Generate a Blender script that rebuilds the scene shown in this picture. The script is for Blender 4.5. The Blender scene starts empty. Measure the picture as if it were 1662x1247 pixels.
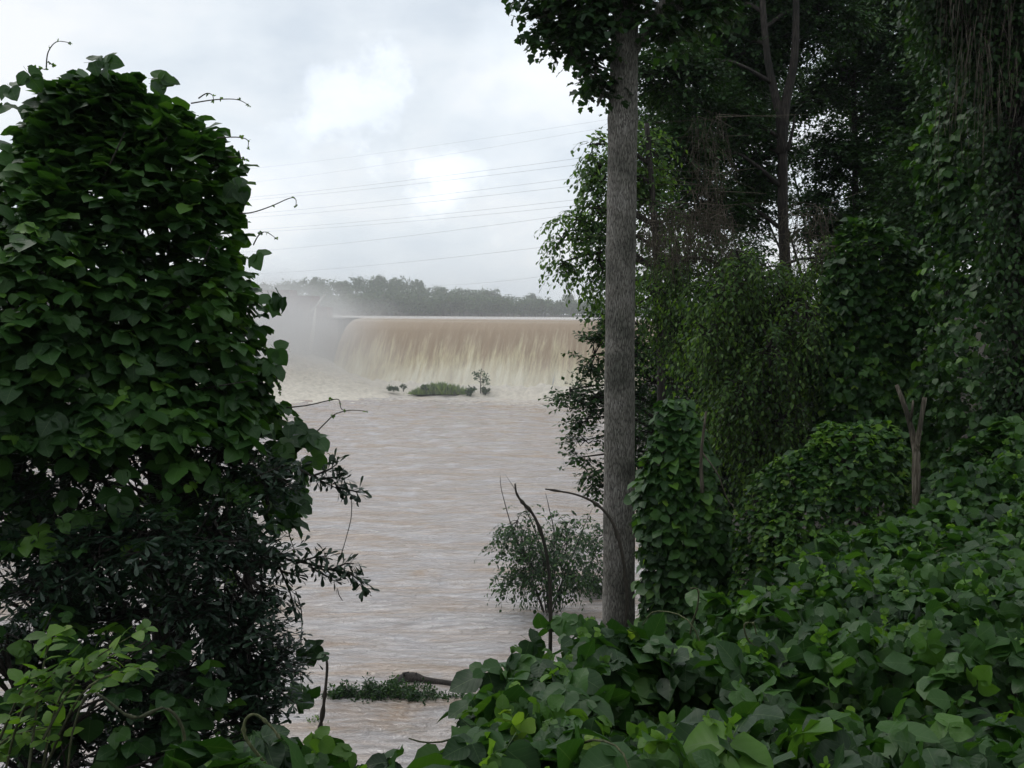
import bpy, math
import numpy as np
from mathutils import Matrix, Vector
rng = np.random.default_rng(11)
SC = bpy.context.scene
COL = SC.collection

# ------------------------------------------------------------------ camera
FPX, W0, H0, HORZ = 1600.0, 1662.0, 1247.0, 512.0
CAMZ = 12.0                                  # metres above the tailwater (z = 0)
pitch = math.atan((H0 / 2 - HORZ) / FPX)
roll = math.radians(0.4)
cam = bpy.data.objects.new('camera', bpy.data.cameras.new('camera'))
COL.objects.link(cam)
cam.data.sensor_width = 36.0
cam.data.lens = 36.0 * FPX / W0
cam.data.clip_start = 0.05
cam.data.clip_end = 6000
CM = Matrix.Rotation(math.pi / 2 - pitch, 3, 'X') @ Matrix.Rotation(roll, 3, 'Z')
cam.matrix_world = Matrix.Translation((0, 0, CAMZ)) @ CM.to_4x4()
SC.camera = cam
CMN = np.array(CM)

# ------------------------------------------------------------------ world: overcast, brighter breaks in the cloud
w = bpy.data.worlds.new('World'); SC.world = w; w.use_nodes = True
nt = w.node_tree; nt.nodes.clear()
def wn(t, **k):
    n = nt.nodes.new(t)
    for a, b in k.items(): setattr(n, a, b)
    return n
SUN_EL, SUN_AZ = math.radians(52), math.radians(-48)     # azimuth from +Y towards +X
out = wn('ShaderNodeOutputWorld'); bg = wn('ShaderNodeBackground')
tc = wn('ShaderNodeTexCoord')
sky = wn('ShaderNodeTexSky', sky_type='NISHITA', sun_disc=False, sun_elevation=SUN_EL, sun_rotation=SUN_AZ)
skm = wn('ShaderNodeVectorMath', operation='SCALE'); skm.inputs['Scale'].default_value = 0.1
nt.links.new(sky.outputs[0], skm.inputs[0])
mp = wn('ShaderNodeMapping'); mp.inputs['Scale'].default_value = (1.0, 1.0, 1.9)
mp.inputs['Location'].default_value = (0.3, 0.1, 0.2)
nt.links.new(tc.outputs['Generated'], mp.inputs[0])
nz = wn('ShaderNodeTexNoise'); nz.inputs['Scale'].default_value = 3.4; nz.inputs['Detail'].default_value = 7; nz.inputs['Roughness'].default_value = .52
nt.links.new(mp.outputs[0], nz.inputs[0])
rmp = wn('ShaderNodeValToRGB')
rmp.color_ramp.elements[0].position = .40; rmp.color_ramp.elements[0].color = (.62, .685, .755, 1)
rmp.color_ramp.elements[1].position = .62; rmp.color_ramp.elements[1].color = (.86, .88, .90, 1)
e = rmp.color_ramp.elements.new(.5); e.color = (.73, .785, .835, 1)
nt.links.new(nz.outputs[0], rmp.inputs[0])
# warped direction for the bright breaks
nz2 = wn('ShaderNodeTexNoise'); nz2.inputs['Scale'].default_value = 8; nz2.inputs['Detail'].default_value = 9; nz2.inputs['Roughness'].default_value = .62
nt.links.new(tc.outputs['Generated'], nz2.inputs[0])
sb = wn('ShaderNodeVectorMath', operation='SUBTRACT'); sb.inputs[1].default_value = (.5, .5, .5)
nt.links.new(nz2.outputs['Color'], sb.inputs[0])
sc_ = wn('ShaderNodeVectorMath', operation='SCALE'); sc_.inputs['Scale'].default_value = .27
nt.links.new(sb.outputs[0], sc_.inputs[0])
ad = wn('ShaderNodeVectorMath', operation='ADD')
nt.links.new(tc.outputs['Generated'], ad.inputs[0]); nt.links.new(sc_.outputs[0], ad.inputs[1])
def pdir(px, py):
    v = CMN @ np.array([(px - W0 / 2) / FPX, -(py - H0 / 2) / FPX, -1.0]); return v / np.linalg.norm(v)
acc = None
for (px, py, rad, amt) in [(590, 190, .06, .15), (510, 225, .05, .07), (735, 282, .055, .15), (705, 315, .04, .08), (420, 330, .09, .05),
                           (830, 180, .09, .03), (930, 120, .09, .05)]:
    d = pdir(px, py)
    di = wn('ShaderNodeVectorMath', operation='DISTANCE'); di.inputs[1].default_value = tuple(d)
    nt.links.new(ad.outputs[0], di.inputs[0])
    mr = wn('ShaderNodeMapRange', interpolation_type='SMOOTHSTEP')
    mr.inputs['From Min'].default_value = rad; mr.inputs['From Max'].default_value = rad * .35
    mr.inputs['To Min'].default_value = 0; mr.inputs['To Max'].default_value = amt
    nt.links.new(di.outputs['Value'], mr.inputs['Value'])
    if acc is None: acc = mr.outputs[0]
    else:
        a = wn('ShaderNodeMath', operation='ADD'); nt.links.new(acc, a.inputs[0]); nt.links.new(mr.outputs[0], a.inputs[1]); acc = a.outputs[0]
addc = wn('ShaderNodeVectorMath', operation='ADD')
nt.links.new(rmp.outputs[0], addc.inputs[0]); nt.links.new(acc, addc.inputs[1])
mix = wn('ShaderNodeMix', data_type='RGBA'); mix.inputs[0].default_value = .06
nt.links.new(addc.outputs[0], mix.inputs[6]); nt.links.new(skm.outputs[0], mix.inputs[7])
nt.links.new(mix.outputs[2], bg.inputs[0]); bg.inputs[1].default_value = 1.17
nt.links.new(bg.outputs[0], out.inputs[0])

sl = bpy.data.lights.new('sun', 'SUN'); sl.energy = .8; sl.angle = math.radians(25); sl.color = (1, .96, .9)
so = bpy.data.objects.new('sun', sl); COL.objects.link(so)
sd = Vector((math.cos(SUN_EL) * math.sin(SUN_AZ), math.cos(SUN_EL) * math.cos(SUN_AZ), math.sin(SUN_EL)))
so.rotation_euler = sd.to_track_quat('Z', 'Y').to_euler(); so.location = (0, 0, 70)

SC.view_settings.view_transform = 'Standard'; SC.view_settings.look = 'None'
SC.view_settings.exposure = 0; SC.view_settings.gamma = 1; SC.view_settings.use_curve_mapping = False
SC.render.engine = 'CYCLES'
cy = SC.cycles
cy.use_denoising = True
cy.max_bounces = 6; cy.diffuse_bounces = 3; cy.glossy_bounces = 2; cy.transmission_bounces = 3
cy.volume_bounces = 2; cy.volume_step_rate = 2; cy.volume_max_steps = 64
cy.caustics_reflective = False; cy.caustics_refractive = False

# ------------------------------------------------------------------ helpers
def P(px, py, depth):
    """the point at world distance `depth` (metres along +Y) seen at that place"""
    v = CMN @ np.array([(px - W0 / 2) / FPX, -(py - H0 / 2) / FPX, -1.0])
    return np.array([0, 0, CAMZ]) + v * (depth / v[1])
def proj(p):
    q = (p - np.array([0, 0, CAMZ])) @ CMN
    z = np.maximum(-q[:, 2], .01)
    return W0 / 2 + FPX * q[:, 0] / z, H0 / 2 - FPX * q[:, 1] / z, z
def nrm(a): return a / np.maximum(np.linalg.norm(a, axis=-1, keepdims=True), 1e-9)
_nd = rng.normal(size=(14, 3)); _nd = _nd / np.linalg.norm(_nd, axis=1, keepdims=True); _np = rng.uniform(0, 6.28, 14)
_nf = np.array([1, 1.3, 1.7, 2.1, 2.6, 3.1, 3.9, 4.6, 5.5, 6.3, 7.7, 9.1, 11, 13])
def bump(p, freq=1.0, k0=0, k1=14):
    s = 0
    for i in range(k0, k1): s = s + np.sin(p @ _nd[i] * _nf[i] * freq + _np[i]) / _nf[i] ** .7
    return s / 3.0
def sstep(a, b, x):
    t = np.clip((x - a) / (b - a), 0, 1); return t * t * (3 - 2 * t)

def mesh_from(name, V, T, tint=None, luv=None, smooth=True):
    me = bpy.data.meshes.new(name)
    V = np.asarray(V, np.float32); T = np.asarray(T, np.int32)
    me.vertices.add(len(V)); me.vertices.foreach_set('co', V.ravel())
    me.loops.add(T.size); me.loops.foreach_set('vertex_index', T.ravel())
    n = T.shape[1]
    me.polygons.add(len(T)); me.polygons.foreach_set('loop_start', np.arange(0, T.size, n, dtype=np.int32))
    try: me.polygons.foreach_set('loop_total', np.full(len(T), n, np.int32))
    except Exception: pass
    me.polygons.foreach_set('use_smooth', np.full(len(T), smooth))
    if tint is not None:
        a = me.attributes.new('tint', 'FLOAT', 'POINT'); a.data.foreach_set('value', np.asarray(tint, np.float32).ravel())
    if luv is not None:
        a = me.attributes.new('leafpos', 'FLOAT_VECTOR', 'POINT'); a.data.foreach_set('vector', np.asarray(luv, np.float32).ravel())
    me.update(); me.validate()
    return me
def link(name, me, mat, parent=None, kind=None, label=None):
    o = bpy.data.objects.new(name, me); COL.objects.link(o)
    if mat is not None and (len(me.materials) == 0): me.materials.append(mat)
    if parent is not None:
        o.parent = parent; o.location = -parent.location if parent.type == 'EMPTY' else (0, 0, 0)
    if kind: o['kind'] = kind
    if label: o['label'] = label
    return o
def thing(name, label, cat, loc, group=None):
    o = bpy.data.objects.new(name, None); COL.objects.link(o); o.empty_display_size = .1
    o.location = tuple(float(v) for v in loc); o['label'] = label; o['category'] = cat
    if group: o['group'] = group
    return o
def tag(o, label, cat, group=None):
    o['label'] = label; o['category'] = cat
    if group: o['group'] = group
    return o

class Geo:
    def __init__(s): s.V, s.T, s.n = [], [], 0
    def add(s, V, T):
        s.V.append(V); s.T.append(np.asarray(T) + s.n); s.n += len(V)
    def tube(s, pts, rad, sides=6, bumpy=0.0):
        pts = np.asarray(pts, float); n = len(pts); rad = np.broadcast_to(np.asarray(rad, float), (n,))
        tan = nrm(np.gradient(pts, axis=0)); ref = np.array([0.31, 0.2, 0.93]) if abs(tan[0][2]) < .8 else np.array([1., .1, 0])
        a = nrm(np.cross(tan, ref)); b = np.cross(tan, a)
        th = np.linspace(0, 2 * math.pi, sides, endpoint=False)
        ring = a[:, None] * np.cos(th)[None, :, None] + b[:, None] * np.sin(th)[None, :, None]
        r = rad[:, None, None]
        if bumpy: r = r * (1 + bumpy * bump((pts[:, None] + ring * r) * 1.0, 6.0)[..., None])
        V = (pts[:, None] + ring * r).reshape(-1, 3)
        T = []
        for i in range(n - 1):
            for j in range(sides):
                k = (j + 1) % sides; p, q, u, v = i * sides + j, i * sides + k, (i + 1) * sides + k, (i + 1) * sides + j
                T += [(p, q, u), (p, u, v)]
        for e0, f in ((0, 1), ((n - 1) * sides, 0)):
            for j in range(1, sides - 1): T.append((e0, e0 + j + 1, e0 + j) if f else (e0, e0 + j, e0 + j + 1))
        s.add(V, T)
    def prisms(s, A, B, r):
        """many thin three-sided twigs from A to B"""
        A = np.asarray(A); B = np.asarray(B); n = len(A)
        if n == 0: return
        d = nrm(B - A); u = nrm(np.cross(d, np.array([.3, .9, .2]))); v = np.cross(d, u)
        r = np.broadcast_to(np.asarray(r, float), (n,))[:, None]
        V = np.stack([A + u * r, A - .5 * u * r + .87 * v * r, A - .5 * u * r - .87 * v * r,
                      B + u * r * .5, B + (-.5 * u + .87 * v) * r * .5, B + (-.5 * u - .87 * v) * r * .5], 1).reshape(-1, 3)
        t = np.array([(0, 1, 4), (0, 4, 3), (1, 2, 5), (1, 5, 4), (2, 0, 3), (2, 3, 5)])
        s.add(V, (t[None] + (np.arange(n) * 6)[:, None, None]).reshape(-1, 3))
    def quad(s, a, b, c, d):
        s.add(np.array([a, b, c, d], float), [(0, 1, 2), (0, 2, 3)])
    def box(s, c, h, R=None):
        c = np.asarray(c, float); h = np.asarray(h, float)
        v = np.array([(x, y, z) for x in (-1, 1) for y in (-1, 1) for z in (-1, 1)], float) * h
        if R is not None: v = v @ np.asarray(R).T
        T = [(0, 1, 3), (0, 3, 2), (4, 6, 7), (4, 7, 5), (0, 4, 5), (0, 5, 1), (2, 3, 7), (2, 7, 6), (0, 2, 6), (0, 6, 4), (1, 5, 7), (1, 7, 3)]
        s.add(v + c, T)
    def mesh(s, name, smooth=True):
        return mesh_from(name, np.concatenate(s.V), np.concatenate(s.T), smooth=smooth)

# -------- leaf templates: +Y from base to tip, +Z the upper face
def leaflet(side, fold=.22, droop=.25, wave=0.0, skew=0.0):
    side = np.array(side, float); n = len(side)
    my = np.concatenate([[0], np.linspace(0, 1, n + 1)[1:-1] * .96 + .02, [1]])
    V, L = [], []
    def z(x, y): return fold * abs(x) - droop * y * y + wave * math.sin(y * 9 + x * 5) * abs(x)
    for y in my: V.append((skew * y * (1 - y), y, z(0, y)))
    for sg in (-1, 1):
        for (x, y) in side:
            xx = sg * x + skew * y * (1 - y); V.append((xx, y, z(x * (1 + .3 * sg * (wave > 0)), y)))
    m = list(range(n + 1)); a = [n + 1 + i for i in range(n)]; b = [2 * n + 1 + i for i in range(n)]
    T = []
    for S, fl in ((a, 1), (b, 0)):
        def t(p, q, r): T.append((p, r, q) if fl else (p, q, r))
        t(m[0], S[0], m[1])
        for i in range(n - 1):
            t(S[i], S[i + 1], m[i + 1])
            if i + 2 <= n: t(m[i + 1], S[i + 1], m[i + 2])
    V = np.array(V); L = V.copy(); L[:, 2] = 0
    return V, np.array(T), L
def xform(tpl, ang, sc, off, tilt=0.0, rollx=0.0):
    V, T, L = tpl; c, s = math.cos(ang), math.sin(ang)
    Rz = np.array([(c, -s, 0), (s, c, 0), (0, 0, 1)]); ct, st = math.cos(tilt), math.sin(tilt)
    Rx = np.array([(1, 0, 0), (0, ct, -st), (0, st, ct)])
    cr, sr = math.cos(rollx), math.sin(rollx); Ry = np.array([(cr, 0, sr), (0, 1, 0), (-sr, 0, cr)])
    return (V * sc) @ (Rz @ Rx @ Ry).T + np.array(off), T, L
def join(tpls):
    V, T, L, n = [], [], [], 0
    for v, t, l in tpls: V.append(v); T.append(t + n); L.append(l); n += len(v)
    return np.concatenate(V), np.concatenate(T), np.concatenate(L)
def petiole(a, b, r=.012):
    g = Geo(); g.prisms([a], [b], r); V = np.concatenate(g.V); return V, np.concatenate(g.T), np.tile([[.0, 0, 1.0]], (len(V), 1))
FULL = [(.22, .015), (.40, .12), (.48, .34), (.42, .60), (.23, .84)]
LOBED = [(.24, .01), (.45, .14), (.56, .38), (.40, .58), (.24, .84)]
LOW = [(.40, .18), (.38, .62)]
DIAM = [leaflet([(.33, .45)], .2, d) for d in (.0, .2)]
MID = [(.34, .06), (.48, .34), (.36, .72)]
def kudzu(full=True, v=0):
    r = np.random.default_rng(40 + v)
    out_ = []
    for ang, off, s_ in ((0, (0, .22, 0), 1.0), (1.30, (-.03, 0, 0), .86), (-1.30, (.03, 0, 0), .86)):
        side = MID if full == 2 else ((LOBED if (r.random() < .45) else FULL) if full else LOW)
        lf = leaflet(side, fold=r.uniform(.0, .3), droop=r.uniform(.05, .34), wave=r.uniform(.05, .25) if full else 0, skew=.0 if ang == 0 else .12 * (1 if ang > 0 else -1))
        out_.append(xform(lf, ang + r.normal() * .15, s_, off, tilt=-r.uniform(.0, .55), rollx=r.normal() * .25))
    if full is True: out_.append(petiole((0, -.45, -.08), (0, .24, 0)))
    return join(out_)
KUD = [kudzu(True, i) for i in range(8)]
KUDM = [kudzu(2, 30 + i) for i in range(6)]
KUDL = [kudzu(False, 20 + i) for i in range(5)]
OVAL = [leaflet([(.22, .15), (.33, .45), (.2, .8)], .15, d) for d in (.05, .25, .4)]
SMALL = [leaflet([(.26, .3), (.2, .72)], .2, d) for d in (.0, .25)]
NARROW = [leaflet([(.12, .3), (.11, .7)], .2, d) for d in (.1, .4)]
WEDGE = [leaflet([(.05, .4), (.14, .78), (.10, .94)], .2, d) for d in (.05, .25)]
MAPLE = [leaflet([(.30, .02), (.50, .22), (.30, .42), (.42, .66), (.16, .80)], .12, d, .1) for d in (.1, .3, .45)]

class Leaves:
    def __init__(s): s.p, s.y, s.z, s.s, s.t = [], [], [], [], []
    def add(s, pos, ydir, znorm, size, tint=None):
        n = len(pos); s.p.append(pos); y = nrm(ydir); z = znorm - (znorm * y).sum(-1, keepdims=True) * y
        s.y.append(y); s.z.append(nrm(z)); s.s.append(np.broadcast_to(size, (n,)).copy())
        s.t.append(rng.random(n) if tint is None else np.broadcast_to(tint, (n,)).copy())
    def cat(s):
        return [np.concatenate(a) for a in (s.p, s.y, s.z, s.s, s.t)]
def emit(name, L, tpls, mat, parent=None, parts=0, part_name='leaf', stuff_name='foliage', part_tpls=None, kind='stuff', minpx=9):
    p, y, z, s, t = L.cat(); x = np.cross(y, z)
    R = np.stack([x, y, z], -1)                    # columns
    used = np.zeros(len(p), bool)
    if parts:
        px, py, d = proj(p); pr = s * FPX / d
        inside = (px > -10) & (px < W0 + 10) & (py > -10) & (py < H0 + 10) & (pr > minpx)
        cs = max(8.0, float(np.median(pr[inside])) * .45) if inside.any() else 20
        key = (np.floor(px / cs) * 4096 + np.floor(py / cs)).astype(np.int64)
        idx = np.where(inside)[0]; order = idx[np.argsort(d[idx])]
        _, first = np.unique(key[order], return_index=True); vis = order[first]
        face = np.abs((z[vis] * nrm(np.array([0, 0, CAMZ]) - p[vis])).sum(-1))
        score = pr[vis] * (.3 + face)
        pick = vis[np.argsort(-score)][:parts]; used[pick] = True
        pt = part_tpls or tpls
        mes = []
        for k, (V, T, Lp) in enumerate(pt):
            me = mesh_from(part_name, V, T, np.zeros(len(V)), Lp); me.materials.append(mat); mes.append(me)
        base = np.array(parent.location)
        for j, i in enumerate(pick):
            o = bpy.data.objects.new(part_name, mes[j % len(mes)]); COL.objects.link(o); o.parent = parent
            M = Matrix.Identity(4)
            for a in range(3):
                for b in range(3): M[a][b] = float(R[i, a, b] * s[i])
                M[a][3] = float(p[i, a] - base[a])
            o.matrix_local = M
    rest = np.where(~used)[0]
    if len(rest) == 0: return None
    VV, TT, tt, LL, n = [], [], [], [], 0
    which = rng.integers(0, len(tpls), len(rest))
    for k, (V, T, Lp) in enumerate(tpls):
        ii = rest[which == k]
        if len(ii) == 0: continue
        v = np.einsum('nab,vb->nva', R[ii] * s[ii][:, None, None], V) + p[ii][:, None]
        VV.append(v.reshape(-1, 3)); TT.append((T[None] + (np.arange(len(ii)) * len(V))[:, None, None]).reshape(-1, 3) + n)
        tt.append(np.repeat(t[ii], len(V))); LL.append(np.tile(Lp, (len(ii), 1))); n += len(ii) * len(V)
    me = mesh_from(stuff_name, np.concatenate(VV), np.concatenate(TT), np.concatenate(tt), np.concatenate(LL))
    return link(stuff_name, me, mat, parent, kind=kind)

# ------------------------------------------------------------------ materials
def mat_new(name):
    m = bpy.data.materials.new(name); m.use_nodes = True; t = m.node_tree; t.nodes.clear()
    return m, t
def N(t, ty, **k):
    n = t.nodes.new(ty)
    for a, b in k.items(): setattr(n, a, b)
    return n
def ramp(t, fac, stops):
    r = N(t, 'ShaderNodeValToRGB'); els = r.color_ramp.elements
    while len(els) > 1: els.remove(els[0])
    els[0].position = stops[0][0]; els[0].color = (*stops[0][1], 1)
    for p_, c in stops[1:]:
        e_ = els.new(p_); e_.color = (*c, 1)
    t.links.new(fac, r.inputs[0]); return r.outputs[0]
def math_(t, op, a, b=None, c=None):
    n = N(t, 'ShaderNodeMath', operation=op)
    for i, v in enumerate((a, b, c)):
        if v is None: continue
        if isinstance(v, (int, float)): n.inputs[i].default_value = v
        else: t.links.new(v, n.inputs[i])
    return n.outputs[0]
def leaf_mat(name, stops, trans=.3, rough=.45, veins=True, spec=.5):
    m, t = mat_new(name)
    at = N(t, 'ShaderNodeAttribute', attribute_name='tint'); oi = N(t, 'ShaderNodeObjectInfo')
    f = math_(t, 'FRACT', math_(t, 'ADD', at.outputs['Fac'], oi.outputs['Random']))
    col = ramp(t, f, stops)
    geo = N(t, 'ShaderNodeNewGeometry')
    nz_ = N(t, 'ShaderNodeTexNoise'); nz_.inputs['Scale'].default_value = 1.3; nz_.inputs['Detail'].default_value = 3
    t.links.new(geo.outputs['Position'], nz_.inputs['Vector'])
    mx = N(t, 'ShaderNodeMix', data_type='RGBA', blend_type='MULTIPLY'); mx.inputs[0].default_value = .8
    t.links.new(col, mx.inputs[6])
    t.links.new(ramp(t, nz_.outputs[0], [(.32, (.62, .66, .7)), (.55, (1, 1, 1)), (.7, (1.25, 1.2, .95))]), mx.inputs[7])
    col = mx.outputs[2]
    bsdf = N(t, 'ShaderNodeBsdfPrincipled'); bsdf.inputs['Roughness'].default_value = rough
    bsdf.inputs['Specular IOR Level'].default_value = spec
    if veins:
        lp = N(t, 'ShaderNodeAttribute', attribute_name='leafpos'); sp = N(t, 'ShaderNodeSeparateXYZ'); t.links.new(lp.outputs['Vector'], sp.inputs[0])
        ax = math_(t, 'ABSOLUTE', sp.outputs[0])
        mid = math_(t, 'LESS_THAN', ax, .009)
        sv = math_(t, 'FRACT', math_(t, 'MULTIPLY', math_(t, 'SUBTRACT', sp.outputs[1], math_(t, 'MULTIPLY', ax, .75)), 5.0))
        sv = math_(t, 'LESS_THAN', math_(t, 'ABSOLUTE', math_(t, 'SUBTRACT', sv, .5)), .03)
        vn = math_(t, 'MULTIPLY', math_(t, 'MAXIMUM', mid, math_(t, 'MULTIPLY', sv, .5)), .42)
        m2 = N(t, 'ShaderNodeMix', data_type='RGBA'); t.links.new(vn, m2.inputs[0]); t.links.new(col, m2.inputs[6])
        m2.inputs[7].default_value = (.13, .2, .08, 1); col = m2.outputs[2]
        sm = math_(t, 'ABSOLUTE', math_(t, 'SUBTRACT', math_(t, 'FRACT', math_(t, 'MULTIPLY', math_(t, 'SUBTRACT', sp.outputs[1], math_(t, 'MULTIPLY', ax, .75)), 5.0)), .5))
        bp = N(t, 'ShaderNodeBump'); bp.inputs['Strength'].default_value = .18; bp.inputs['Distance'].default_value = .004
        t.links.new(sm, bp.inputs['Height']); t.links.new(bp.outputs[0], bsdf.inputs['Normal'])
    t.links.new(col, bsdf.inputs['Base Color'])
    tr = N(t, 'ShaderNodeBsdfTranslucent')
    m3 = N(t, 'ShaderNodeMix', data_type='RGBA', blend_type='MULTIPLY'); m3.inputs[0].default_value = 1; t.links.new(col, m3.inputs[6]); m3.inputs[7].default_value = (1.9, 2.0, .7, 1)
    t.links.new(m3.outputs[2], tr.inputs[0])
    ms = N(t, 'ShaderNodeMixShader'); ms.inputs[0].default_value = trans
    t.links.new(bsdf.outputs[0], ms.inputs[1]); t.links.new(tr.outputs[0], ms.inputs[2])
    o_ = N(t, 'ShaderNodeOutputMaterial'); t.links.new(ms.outputs[0], o_.inputs[0])
    return m
M_KUD = leaf_mat('kudzu_leaf', [(0, (.014, .046, .010)), (.35, (.025, .076, .015)), (.7, (.038, .104, .020)), (.92, (.060, .145, .024)), (1, (.11, .23, .03))], trans=.26, rough=.48, spec=.36)
M_KUDY = leaf_mat('young_leaf', [(0, (.06, .13, .022)), (.5, (.09, .19, .028)), (.9, (.14, .26, .035)), (1, (.20, .30, .05))], trans=.38, rough=.5, spec=.3)
M_TREE = leaf_mat('tree_leaf', [(0, (.015, .042, .012)), (.5, (.025, .068, .018)), (.9, (.040, .098, .022)), (1, (.07, .14, .03))], trans=.24, rough=.5, spec=.3, veins=False)
M_PALE = leaf_mat('pale_leaf', [(0, (.04, .085, .028)), (.5, (.07, .14, .04)), (1, (.14, .24, .05))], trans=.38, rough=.5, spec=.3, veins=False)
M_OAK = leaf_mat('oak_leaf', [(0, (.014, .032, .018)), (.5, (.022, .05, .026)), (1, (.035, .07, .035))], trans=.15, rough=.35, veins=False)
M_FAR = leaf_mat('far_leaf', [(0, (.018, .046, .016)), (.5, (.034, .078, .024)), (1, (.07, .125, .035))], trans=.2, rough=.6, veins=False)

def bark_mat(name, c0, c1, c2, sx=26, sz=3.2, dist=.012, strength=.9):
    m, t = mat_new(name); geo = N(t, 'ShaderNodeTexCoord')
    mp_ = N(t, 'ShaderNodeMapping'); mp_.inputs['Scale'].default_value = (sx, sx, sz); t.links.new(geo.outputs['Object'], mp_.inputs[0])
    n1 = N(t, 'ShaderNodeTexNoise'); n1.inputs['Scale'].default_value = 1; n1.inputs['Detail'].default_value = 6; n1.inputs['Roughness'].default_value = .6
    t.links.new(mp_.outputs[0], n1.inputs[0])
    vo = N(t, 'ShaderNodeTexVoronoi', feature='DISTANCE_TO_EDGE'); vo.inputs['Scale'].default_value = 1.6; 
    mp2 = N(t, 'ShaderNodeMapping'); mp2.inputs['Scale'].default_value = (sx * .9, sx * .9, sz * .55); t.links.new(geo.outputs['Object'], mp2.inputs[0])
    av = N(t, 'ShaderNodeVectorMath', operation='ADD'); t.links.new(mp2.outputs[0], av.inputs[0]); t.links.new(n1.outputs['Color'], av.inputs[1])
    t.links.new(av.outputs[0], vo.inputs['Vector'])
    n2 = N(t, 'ShaderNodeTexNoise'); n2.inputs['Scale'].default_value = 2.2; n2.inputs['Detail'].default_value = 4; t.links.new(geo.outputs['Object'], n2.inputs[0])
    hgt = math_(t, 'ADD', math_(t, 'MULTIPLY', math_(t, 'MINIMUM', vo.outputs['Distance'], .35), 2.0), math_(t, 'MULTIPLY', n1.outputs[0], .6))
    col = ramp(t, hgt, [(.25, c0), (.6, c1), (.95, c2)])
    mx = N(t, 'ShaderNodeMix', data_type='RGBA', blend_type='MULTIPLY'); mx.inputs[0].default_value = 1; t.links.new(col, mx.inputs[6])
    t.links.new(ramp(t, n2.outputs[0], [(.32, (.42, .44, .40)), (.5, (.85, .85, .82)), (.62, (1.12, 1.12, 1.12))]), mx.inputs[7])
    b = N(t, 'ShaderNodeBsdfPrincipled'); b.inputs['Roughness'].default_value = .85; t.links.new(mx.outputs[2], b.inputs['Base Color'])
    bp = N(t, 'ShaderNodeBump'); bp.inputs['Strength'].default_value = strength; bp.inputs['Distance'].default_value = dist
    t.links.new(hgt, bp.inputs['Height']); t.links.new(bp.outputs[0], b.inputs['Normal'])
    o_ = N(t, 'ShaderNodeOutputMaterial'); t.links.new(b.outputs[0], o_.inputs[0]); return m
M_BARK = bark_mat('grey_bark', (.05, .043, .038), (.26, .24, .21), (.40, .375, .335), sx=52, sz=12, dist=.012)
M_DBARK = bark_mat('dark_bark', (.02, .016, .013), (.045, .036, .03), (.08, .065, .055))
M_DEAD = bark_mat('dead_wood', (.06, .046, .03), (.13, .108, .08), (.21, .178, .135), sx=40, sz=5, dist=.005)
M_STEM = bark_mat('vine_stem', (.05, .06, .02), (.09, .10, .04), (.14, .14, .07), sx=60, sz=20, dist=.001)
M_TWIG = bark_mat('twig', (.03, .025, .018), (.05, .04, .03), (.07, .055, .045), sx=60, sz=20, dist=.001)

def simple(name, c, rough=.8, nscale=2.0, var=.35, bumpd=0.0, metal=0):
    m, t = mat_new(name); tc_ = N(t, 'ShaderNodeTexCoord')
    n1 = N(t, 'ShaderNodeTexNoise'); n1.inputs['Scale'].default_value = nscale; n1.inputs['Detail'].default_value = 6; t.links.new(tc_.outputs['Object'], n1.inputs[0])
    col = ramp(t, n1.outputs[0], [(.3, tuple(v * (1 - var) for v in c)), (.7, tuple(min(1, v * (1 + var)) for v in c))])
    b = N(t, 'ShaderNodeBsdfPrincipled'); b.inputs['Roughness'].default_value = rough; b.inputs['Metallic'].default_value = metal; t.links.new(col, b.inputs['Base Color'])
    if bumpd:
        bp = N(t, 'ShaderNodeBump'); bp.inputs['Strength'].default_value = .8; bp.inputs['Distance'].default_value = bumpd
        t.links.new(n1.outputs[0], bp.inputs['Height']); t.links.new(bp.outputs[0], b.inputs['Normal'])
    o_ = N(t, 'ShaderNodeOutputMaterial'); t.links.new(b.outputs[0], o_.inputs[0]); return m
M_GRASS = leaf_mat('reed_grass', [(0, (.08, .13, .035)), (.5, (.12, .19, .05)), (1, (.2, .26, .08))], trans=.35, rough=.5, veins=False)
M_GROUND = simple('bank_soil', (.030, .025, .017), .95, 1.5, .4, .05)
M_WIRE = simple('wire_metal', (.16, .16, .17), .5, 5, .1, 0)
M_MASON = simple('red_masonry', (.16, .10, .085), .9, .5, .35, .15)
M_CONC = simple('concrete', (.42, .40, .37), .85, 1.2, .25, .03)

# the dam axis, used by water and masonry
DL = np.array([-27.4, 166.0]); DD = np.array([1, -.31]); DD = DD / np.linalg.norm(DD); DN = np.array([DD[1], -DD[0]])   # DN downstream
if DN[1] > 0: DN = -DN
LAKE = CAMZ - .5 * 166 / 160.0 - .05

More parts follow.
